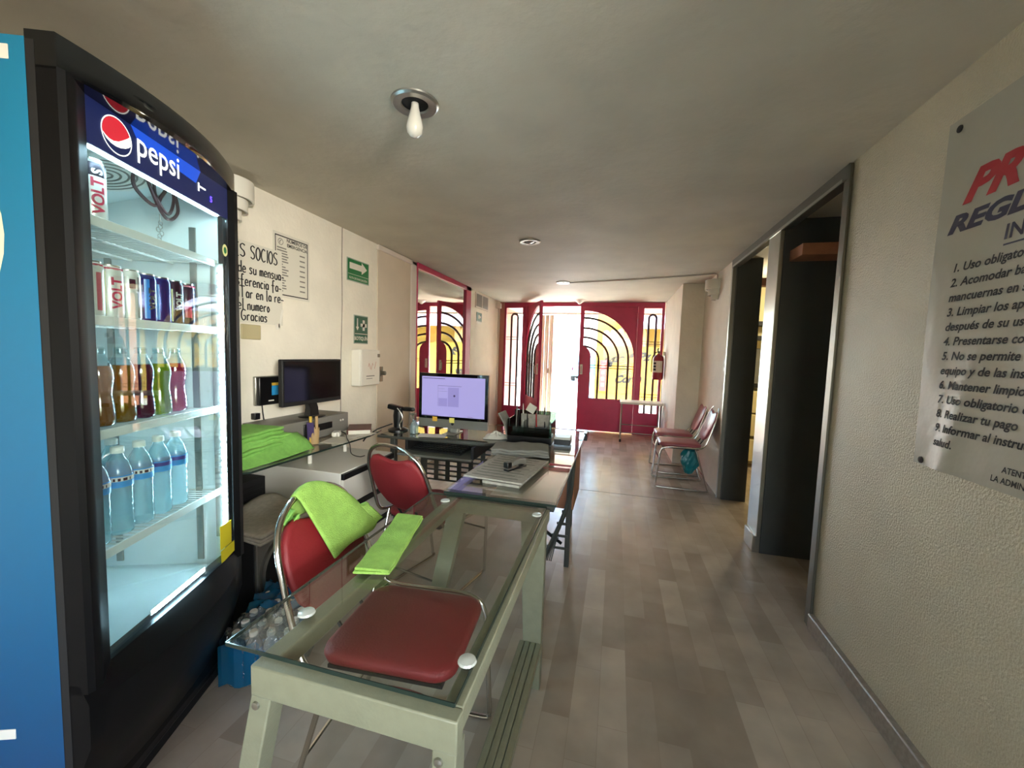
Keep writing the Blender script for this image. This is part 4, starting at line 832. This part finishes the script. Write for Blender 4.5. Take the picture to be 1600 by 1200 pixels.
tag(obj('dark_crate', MB((-2.03, 1.62, 0)).box(-2.14, -1.935, 1.45, 1.84, 0, .60).box(-1.936, -1.93, 1.47, 1.82, .50, .52).box(-1.936, -1.93, 1.47, 1.82, .54, .56).box(-1.936, -1.93, 1.47, 1.82, .46, .48), 'blackm', bevel=.004), 'dark crate against the wall behind the speaker', 'crate').location = (-2.03, 1.62, 0)

# ------------------------------------------------------------------ by the entrance
O = (.42, 6.72, 0); t = thing('side_table', 'small narrow table with metal tube legs by the entrance', 'table', O)
obj('table_top', MB(O).box(.09, .735, 6.54, 6.92, .612, .648), 'whitem', t, bevel=.006)
for x in (.115, .705):
    for y in (6.56, 6.89):
        l_ = obj('leg', MB(O).tube([(x, y, .02), (x, y, .612)], .0125, 8), 'silver', t); obj('leg_cap', MB(O).lathe([(.016, 0), (.016, .04), (.0125, .045)], (x, y, 0), 12), 'rubber', l_)
obj('rail', MB(O).tube([(.115, 6.56, .15), (.705, 6.56, .15)], .008, 6).tube([(.115, 6.89, .23), (.705, 6.89, .23)], .008, 6).tube([(.115, 6.56, .22), (.115, 6.89, .22)], .008, 6).tube([(.705, 6.56, .22), (.705, 6.89, .22)], .008, 6), 'silver', t)
O = (.668, 6.98, 1.0); t = thing('fire_extinguisher', 'red fire extinguisher hung on the white pier by the entrance', 'extinguisher', O)
obj('cylinder', MB().lathe([(.078, 0), (.085, .01), (.086, .03), (.086, .33), (.076, .375), (.045, .405), (.022, .415), (.022, .43)], n=28), 'extred', t)
n = 12; vs = [(.0875*math.sin(a), -.0875*math.cos(a), z) for z in (.12, .31) for a in [-1.2+1.9*i/n for i in range(n+1)]]
obj('label', MB().add(vs, [(i, i+1, n+2+i, n+1+i) for i in range(n)]), 'paper', t)
m = MB()
for z in (.15, .20, .25): 
    vs = [(.088*math.sin(a), -.088*math.cos(a), q) for q in (z, z+.035) for a in [-1.1+.6*i/4 for i in range(5)]]; m.add(vs, [(i, i+1, 6+i, 5+i) for i in range(4)])
obj('label_print', m, 'ink', t)
obj('valve', MB().lathe([(.02, .43), (.024, .44), (.024, .47), (.014, .475)], n=14), 'steel', t)
obj('handle', MB().obox((-.02, -.03, .475), (.02, .11, .01), 0, .2).obox((-.02, -.03, .50), (.02, .12, .01), 0, -.2), 'black', t)
obj('hose', MB().tube(smooth_path([(.0, -.02, .455), (-.06, -.05, .44), (-.10, -.04, .36), (-.103, 0, .24), (-.1, .02, .12)], 5), .009, 8), 'black', t)
obj('hook', MB().box(.06, .0975, -.012, .012, .40, .46), 'steel', t)
# bag under the nearer wall chair
O = (.80, 4.52, .14); t = thing('plastic_bag', 'teal plastic bag hanging under the seat of the nearer wall chair', 'bag', O)
def bag(u, v):
    a = 2*PI*u; r = .085*(.35+.65*math.sin(PI*min(1, (1-v)*.85+.15)))*(1+.16*math.sin(3*a+v*5)+.1*math.sin(7*a-v*9)); return (r*math.cos(a), r*.8*math.sin(a), .25*v)
obj('bag', MB().grid(bag, 32, 14), 'teal', t, angle=30)
obj('bag_handle', MB().tube([(0, 0, .24), (.01, 0, .265), (.0, .01, .284)], .008, 6), 'teal', t)

# ------------------------------------------------------------------ ceiling lamps, conduit, sconces
def downlight(loc, label, bulb):
    t = thing('ceiling_light', label, 'ceiling light', loc, 0, 'ceiling lights'); s = 1
    obj('trim_ring', MB().lathe([(.05, -.004), (.054, -.010), (.082, -.012), (.09, -.006), (.091, .0)], n=36, capb=False, capt=False), 'silver', t)
    obj('recess_dark_disc', MB().lathe([(.0, -.0012), (.052, -.0012), (.052, -.005)], n=28, capt=False), 'gapm', t)  # flat black disc painting the dark inside; the ceiling is not cut
    if bulb: obj('bulb', MB().lathe([(.014, -.002), (.016, -.02), (.022, -.045), (.03, -.075), (.032, -.092), (.027, -.112), (.014, -.124), (.001, -.127)], n=24), 'bulb', t, angle=80)
    else: obj('lamp_face', MB().lathe([(.04, -.004), (.03, -.010), (.012, -.018), (.001, -.02)], n=24), 'silver', t, angle=80)
downlight((-.80, 1.462, H), 'nearest round ceiling light with a bare white bulb sticking out', True)
downlight((-.757, 3.372, H), 'second round ceiling light with no bulb showing', False)
downlight((-.724, 5.287, H), 'round ceiling light at the end of the ceiling conduit', False)
t = thing('ceiling_spotlight', 'small white cone spotlight on the ceiling above the entrance', 'spotlight', (-.655, 6.95, H))
obj('spot_cone', MB().lathe([(.09, 0), (.088, -.01), (.02, -.07), (.012, -.072)], n=24), 'whitep', t); obj('spot_base', MB().lathe([(.1, -.001), (.1, -.006), (.09, -.008)], n=24), 'whitem', t)
tag(obj('ceiling_conduit', MB((-.724, 5.287, H)).tube([(-.64, 5.28, H-.010), (.22, 5.10, H-.010), (1.0, 4.86, H-.010), (1.018, 4.85, H-.02), (1.018, 4.85, 2.22)], .008, 8), 'frame'), 'thin conduit running across the ceiling to the right wall lamp', 'conduit').location = (-.724, 5.287, H)
def sconce(loc, sgn, label):
    t = thing('wall_sconce', label, 'wall lamp', loc, 0, 'stepped wall lamps')
    for r, z0, z1 in ((.125, -.015, .09), (.095, -.075, -.01), (.062, -.125, -.07)):
        a = [(-PI/2+PI*k/18) for k in range(19)]; out = [(sgn*(r*math.cos(q)+.002), r*math.sin(q)) for q in a]; inn = [(sgn*((r-.012)*math.cos(q)+.002), (r-.012)*math.sin(q)) for q in a[::-1]]
        obj('shade_tier', MB().prism(out+inn, z0, z1), 'whitep', t, bevel=.002)
    obj('back_plate', MB().box(min(0, sgn*.008), max(0, sgn*.008), -.06, .06, -.10, .07), 'whitep', t)
sconce((XL+.001, 1.825, 2.175), 1, 'white stepped wall lamp on the left wall beside the fridge')
sconce((XR-.001, 4.85, 2.13), -1, 'white stepped wall lamp high on the right wall by the conduit')

# ------------------------------------------------------------------ things on the walls
t = thing('emergency_numbers_sign', 'framed list of emergency numbers on the left wall', 'sign', (XL, 2.28, 1.88)); O = (XL, 2.28, 1.88)
obj('sheet', MB(O).box(XL+.0005, XL+.003, 2.125, 2.435, 1.67, 2.085), 'paper', t)
P = LW(2.14, 1.685, XL+.0036); m = MB(O)
for a in ((0, .28, 0, .007), (0, .28, .376, .383), (0, .006, 0, .383), (.274, .28, 0, .383)): rect(m, P, *a)
obj('border', m, 'ink', t)
m = MB(O); disc(m, LW(2.185, 2.028, XL+.0036), .021, 24, 0, 2*PI, .018)
m.tube([LW(2.185, 2.028, XL+.0036)(a, b) for a, b in ((-.006, -.01), (-.008, -.002), (-.002, .008), (.007, .011))], .0018, 5); obj('phone_symbol', m, 'ink', t)
m = MB(O)
for k, s in enumerate(('NÚMEROS DE', 'EMERGENCIA')):
    v, f = text_mesh(s, .03, 0, .0007, 'CENTER'); m.add([LW(2.325, 2.037-.031*k, XL+.0036)(p.x*.98, p.y) for p in v], f)
obj('lettering', m, 'ink', t)
m = MB(O); q = random.Random(5)
for k in range(17):
    z = 1.985-.0172*k; rect(m, LW(2.155, z, XL+.0036), 0, .045+.05*q.random(), 0, .008)
    if k % 2: rect(m, LW(2.345, z, XL+.0036), 0, .048, 0, .009)
obj('small_print', m, 'speaker', t)

# handwritten notice
G = {'S': [[(.5, .9), (.3, 1), (.08, .85), (.12, .62), (.4, .45), (.48, .2), (.3, .02), (.05, .12)]], 'O': [[(.3, 1), (.08, .75), (.06, .3), (.28, 0), (.5, .25), (.52, .75), (.3, 1)]], 'C': [[(.5, .88), (.3, 1), (.08, .7), (.08, .25), (.3, 0), (.52, .12)]],
     'I': [[(.15, 1), (.15, 0)]], 'E': [[(.5, 1), (.1, 1), (.1, 0), (.5, 0)], [(.1, .52), (.4, .52)]], 'T': [[(0, 1), (.6, 1)], [(.3, 1), (.3, 0)]], 'G': [[(.55, .9), (.3, 1), (.08, .7), (.08, .25), (.3, 0), (.52, .15), (.52, .42), (.32, .42)]],
     'd': [[(.4, .45), (.2, .55), (.06, .3), (.15, .02), (.4, .12)], [(.42, 1), (.42, 0)]], 'e': [[(.06, .28), (.4, .3), (.34, .5), (.18, .55), (.06, .3), (.14, .03), (.4, .08)]], 's': [[(.36, .48), (.2, .55), (.08, .42), (.32, .2), (.25, .02), (.05, .05)]],
     'u': [[(.06, .52), (.07, .12), (.2, 0), (.36, .12)], [(.38, .52), (.38, 0)]], 'm': [[(.06, .52), (.06, 0)], [(.06, .4), (.2, .54), (.26, .4), (.26, 0)], [(.26, .4), (.4, .54), (.47, .4), (.47, 0)]], 'n': [[(.06, .52), (.06, 0)], [(.06, .38), (.24, .54), (.36, .4), (.36, 0)]],
     'a': [[(.36, .45), (.2, .55), (.06, .3), (.15, .02), (.36, .14)], [(.38, .52), (.38, 0)]], 'f': [[(.4, .95), (.26, 1), (.18, .8), (.18, -.2)], [(.02, .5), (.36, .5)]], 'r': [[(.08, .52), (.08, 0)], [(.08, .35), (.22, .53), (.34, .48)]], 'c': [[(.36, .46), (.2, .55), (.06, .3), (.15, .02), (.36, .08)]],
     'i': [[(.1, .52), (.1, 0)], [(.1, .7), (.11, .73)]], 't': [[(.18, .95), (.18, .1), (.32, 0)], [(.02, .6), (.36, .6)]], 'l': [[(.12, 1), (.12, .04), (.2, 0)]], 'o': [[(.2, .54), (.06, .3), (.18, 0), (.36, .25), (.2, .54)]], '-': [[(.05, .3), (.35, .28)]]}
def hand(mb, s, P, h, sx=.92):
    x = 0
    for ch in s:
        if ch == ' ': x += .34; continue
        w = 0
        for st in G[ch]:
            pts = smooth_path([P((x+a)*h*sx, b*h) for a, b in st], 3) if len(st) > 2 else [Vector(P((x+a)*h*sx, b*h)) for a, b in st]
            mb.tube(pts, 0.0033, 5); w = max(w, max(a for a, b in st))
        x += w+.13
    return x*h*sx
O = (XL, 1.93, 1.72); t = thing('handwritten_notice', 'handwritten paper notice on the left wall beside the fridge', 'notice', O)
def sheet(u, v): return (XL+.006+.004*math.sin(u*7)*v*(1-v)*2 + .016*max(0, u-.8)*max(0, .3-v)*4, 1.66+.53*u, 1.485+.475*v)
obj('sheet', MB(O).grid(sheet, 20, 14), 'paper', t)
m = MB(O)
for s, y, z, h in (('ESTIMADOS', 1.68, 2.0, 0), ('ES', 1.845, 1.865, .075), ('SOCIOS', 1.955, 1.865, .078), ('de su mensua-', 1.87, 1.775, .066), ('sferencia fa-', 1.86, 1.70, .066), ('nTar en la re-', 1.855, 1.63, .066), ('el numero', 1.865, 1.56, .066), ('Gracias', 1.885, 1.497, .064)):
    if h: hand(m, s, LW(y, z, XL+.0095), h, (.74 if s == 'SOCIOS' else .86) if len(s) < 8 else .80)
obj('handwriting', m, 'ink', t)
obj('tape_strip', MB(O).obox((XL+.013, 2.17, 1.53), (.001, .016, .12), 0, -.25).obox((XL+.013, 2.145, 1.475), (.001, .035, .035), 0, .2), 'whitep', t)
t = tag(obj('wall_plate', MB((XL, 1.95, 1.43)).box(XL+.0005, XL+.012, 1.885, 2.02, 1.385, 1.475), mat('yellowed_plastic', '#b5ab86', .5), bevel=.006), 'yellowed blank plate below the handwritten notice', 'wall plate'); t.location = (XL, 1.95, 1.43)

def board(name, label, y0, y1, z0, z1, m):
    O = (XL, (y0+y1)/2, (z0+z1)/2); t = thing(name, label, 'sign', O)
    obj('edge', MB(O).box(XL+.0005, XL+.005, y0, y1, z0, z1), 'sframe', t, bevel=.001); obj('panel', MB(O).box(XL+.004, XL+.0056, y0+.008, y1-.008, z0+.008, z1-.008), m, t); return t, O
t, O = board('evacuation_sign', 'green evacuation sign with a white right arrow on the left wall', 2.845, 3.14, 1.905, 2.09, 'sgreen')
P = LW(2.875, 1.955, XL+.0062)
obj('arrow', MB(O).add([P(*p) for p in ((0, .05), (.16, .05), (.16, .025), (.235, .075), (.16, .125), (.16, .10), (0, .10))], [(0, 1, 5, 6), (1, 2, 3, 4, 5)]), 'paper', t)
m = MB(O); rect(m, P, -.02, .255, .006, .009); obj('line', m, 'paper', t)
v, f = text_mesh('RUTA DE EVACUACIÓN', .024, 0, .0005, 'CENTER'); obj('lettering', MB(O).add([LW(2.992, 1.925, XL+.0062)(p.x*.93, p.y) for p in v], f), 'paper', t)
t, O = board('first_aid_sign', 'dark green first aid sign with white cross and down arrow', 2.935, 3.13, 1.392, 1.635, 'sgreen2')
P = LW(2.935, 1.392, XL+.0062); m = MB(O); rect(m, P, .088, .175, .145, .175); rect(m, P, .117, .146, .115, .205); obj('cross', m, 'paper', t)
obj('arrow', MB(O).add([P(*p) for p in ((.038, .215), (.052, .215), (.052, .145), (.066, .145), (.045, .112), (.024, .145), (.038, .145))], [(0, 1, 2, 6), (6, 2, 3, 4, 5)]), 'paper', t)
m = MB(O); rect(m, P, .012, .183, .083, .088); obj('line', m, 'paper', t)
v, f = text_mesh('BOTIQUÍN', .043, 0, .001, 'CENTER'); obj('lettering', MB(O).add([P(.0975+p.x*.92, .032+p.y) for p in v], f), 'paper', t)
O = (XL, 3.06, 1.2); t = thing('first_aid_box', 'white metal first aid box mounted below the first aid sign', 'box', O)
obj('box', MB(O).box(XL+.001, XL+.09, 2.90, 3.17, 1.035, 1.345), 'whitep', t, bevel=.01, seg=3)
dr = obj('box_door', MB(O).box(XL+.09, XL+.1, 2.91, 3.17, 1.04, 1.34), 'whitem', t, bevel=.004)
m = MB(O); m.tube([(XL+.101, 3.0+.01*k, 1.20+.03*math.sin(k*1.3)) for k in range(8)], .002, 5); m.tube([(XL+.101, 3.09+.004*k, 1.18+.012*k) for k in range(6)], .002, 5); obj('faint_print', m, mat('faded_red_print', '#c79a8c', .7), dr)
m = MB(O); rect(m, LW(2.97, 1.115, XL+.1012), 0, .12, 0, .008); rect(m, LW(2.97, 1.095, XL+.1012), 0, .09, 0, .005); obj('small_print', m, 'inkg', dr)
obj('latch', MB(O).box(XL+.098, XL+.106, 3.135, 3.165, 1.28, 1.31), 'steeldk', dr)
t, O = board('small_green_sign', 'small green sign with a white wavy label under the wall vent', 5.95, 6.2, 1.84, 1.985, 'sgreen2')
m = MB(O); rect(m, LW(6.03, 1.885, XL+.0062), 0, .06, 0, .06); rect(m, LW(6.10, 1.90, XL+.0062), 0, .05, 0, .03); obj('symbol', m, 'paper', t)
m = MB(O)
for k in range(9): disc(m, LW(5.98+.024*k, 1.822+.010*math.sin(k*2.1), XL+.004), .017, 12)
obj('wavy_label', m, 'whitep', t)
wv = struct('window_1', MB().box(XL-.01, XL+.012, 5.88, 6.50, 2.045, 2.285), 'frame', bevel=.003)
obj('window_pane', MB().box(XL+.0122, XL+.014, 5.91, 6.17, 2.07, 2.262).box(XL+.0122, XL+.014, 6.21, 6.47, 2.07, 2.262), mat('dusty_pane', '#6d6a62', .3), wv)
O = (XR, 4.31, 1.3); t = thing('light_switch', 'white light switch on the right wall beside the dark doorway', 'switch', O)
obj('plate', MB(O).box(XR-.009, XR-.0005, 4.275+.012, 4.345, 1.245, 1.36), 'whitep', t, bevel=.002); obj('rocker', MB(O).box(XR-.013, XR-.008, 4.303, 4.329, 1.28, 1.325), 'whitep', t, bevel=.002)

# rules poster on the right wall: reads towards the viewer (-Y)
O = (XR, 1.1, 1.57); t = thing('rules_poster', 'printed vinyl gym rules poster pinned to the right wall', 'poster', O)
def pv(u, v):
    y = 1.685-1.25*u; z = 1.02+1.12*v
    return (XR-.010-.006*math.sin(u*14+v*3)*math.sin(PI*v) - .008*math.exp(-((u-.10-.2*v)/.035)**2)*max(0, .5-v)*2, y, z)
obj('vinyl_sheet', MB(O).grid(pv, 60, 40), 'poster', t)
X_ = XR-.0235
def fitw(ref, size, shear, bold, width):
    v, f = text_mesh(ref, size, shear, bold); xs = [p.x for p in v]; return width/(max(xs)-min(xs))
def on_sheet(y, z): return (pv((1.685-y)/1.25, (z-1.02)/1.12)[0]-.0012, y, z)
def L_(mb, s, y, z, h, sx, shear=.22, bold=0):
    v, f = text_mesh(s, h, shear, bold); mb.add([on_sheet(y+.008-p.x*sx, z+p.y) for p in v], f)
m = MB(O); L_(m, 'PR', 1.588, 1.862, .122, fitw('P', .122, .42, .006, .118), .42, .006); obj('title', m, 'redink', t)
m = MB(O); L_(m, 'REGLAMENTO', 1.632, 1.778, .072, fitw('REG', .072, .3, .0035, .212), .3, .0035); obj('heading', m, 'navyink', t)
m = MB(O); L_(m, 'INTERNO', 1.440, 1.711, .057, 1.05, .12, .0012); obj('heading', m, 'navyink', t)
obj('underline', MB(O).add([on_sheet(1.445-.425*k/20, z) for k in range(21) for z in (1.693, 1.698)], [(2*k, 2*k+1, 2*k+3, 2*k+2) for k in range(20)]), 'navyink', t)
rules = ['1. Uso obligatorio', '2. Acomodar barras', 'mancuernas en su', '3. Limpiar los aparatos', 'después de su uso', '4. Presentarse con', '5. No se permite', 'equipo y de las inst', '6. Mantener limpio', '7. Uso obligatorio de', '8. Realizar tu pago', '9. Informar al instructor', 'salud.']
sx = fitw('1. Uso obligator', .036, .2, .0009, .232)
for i, s in enumerate(rules): m = MB(O); L_(m, s, 1.594, 1.651-.0460*i, .036, sx, .2, .0009); obj('rule_line', m, 'ink', t)
m = MB(O)
sx = fitw('ATENT', .024, .1, .0005, .068)
L_(m, 'ATENTAMENTE', 1.352, 1.073, .024, sx, .1, .0005); L_(m, 'LA ADMINISTRACIÓN', 1.382, 1.043, .024, sx, .1, .0005)
obj('closing_text', m, 'ink', t)
for y, z in ((1.640, 2.108), (1.650, 1.035)): obj('nail', MB(O).lathe([(.012, 0), (.011, .006), (.003, .008)], (pv((1.685-y)/1.25, (z-1.02)/1.12)[0]+.003, y, z), 14, Matrix.Rotation(-PI/2, 3, 'Y')), 'ink', t)

O = (1.85, 5.75, 0); t = thing('storage_shelf', 'cream shelf with dark boards in the lit side room', 'shelf', O)
obj('back_panel', MB(O).box(1.5, 2.3, 5.83, 5.848, 0, 2.2), 'cream', t)
for z in (1.80, 1.62, 1.02): obj('shelf_board', MB(O).box(1.5, 2.3, 5.62, 5.83, z, z+.05), 'darkwood', t)
obj('grey_panel', MB(O).box(1.5, 2.3, 5.80, 5.829, 1.07, 1.52), 'speaker', t)
for i, (z, h) in enumerate(((.70, .28), (.40, .28), (.08, .28))): tag(obj('storage_box', MB((1.8, 5.72, z)).box(1.55, 2.1, 5.63, 5.79, z, z+h), 'cream', bevel=.01), ('cream storage box under the lowest dark shelf board', 'middle cream storage box of the side room pile', 'bottom cream storage box of the side room pile')[i], 'box', 'storage boxes').location = (1.8, 5.72, z)
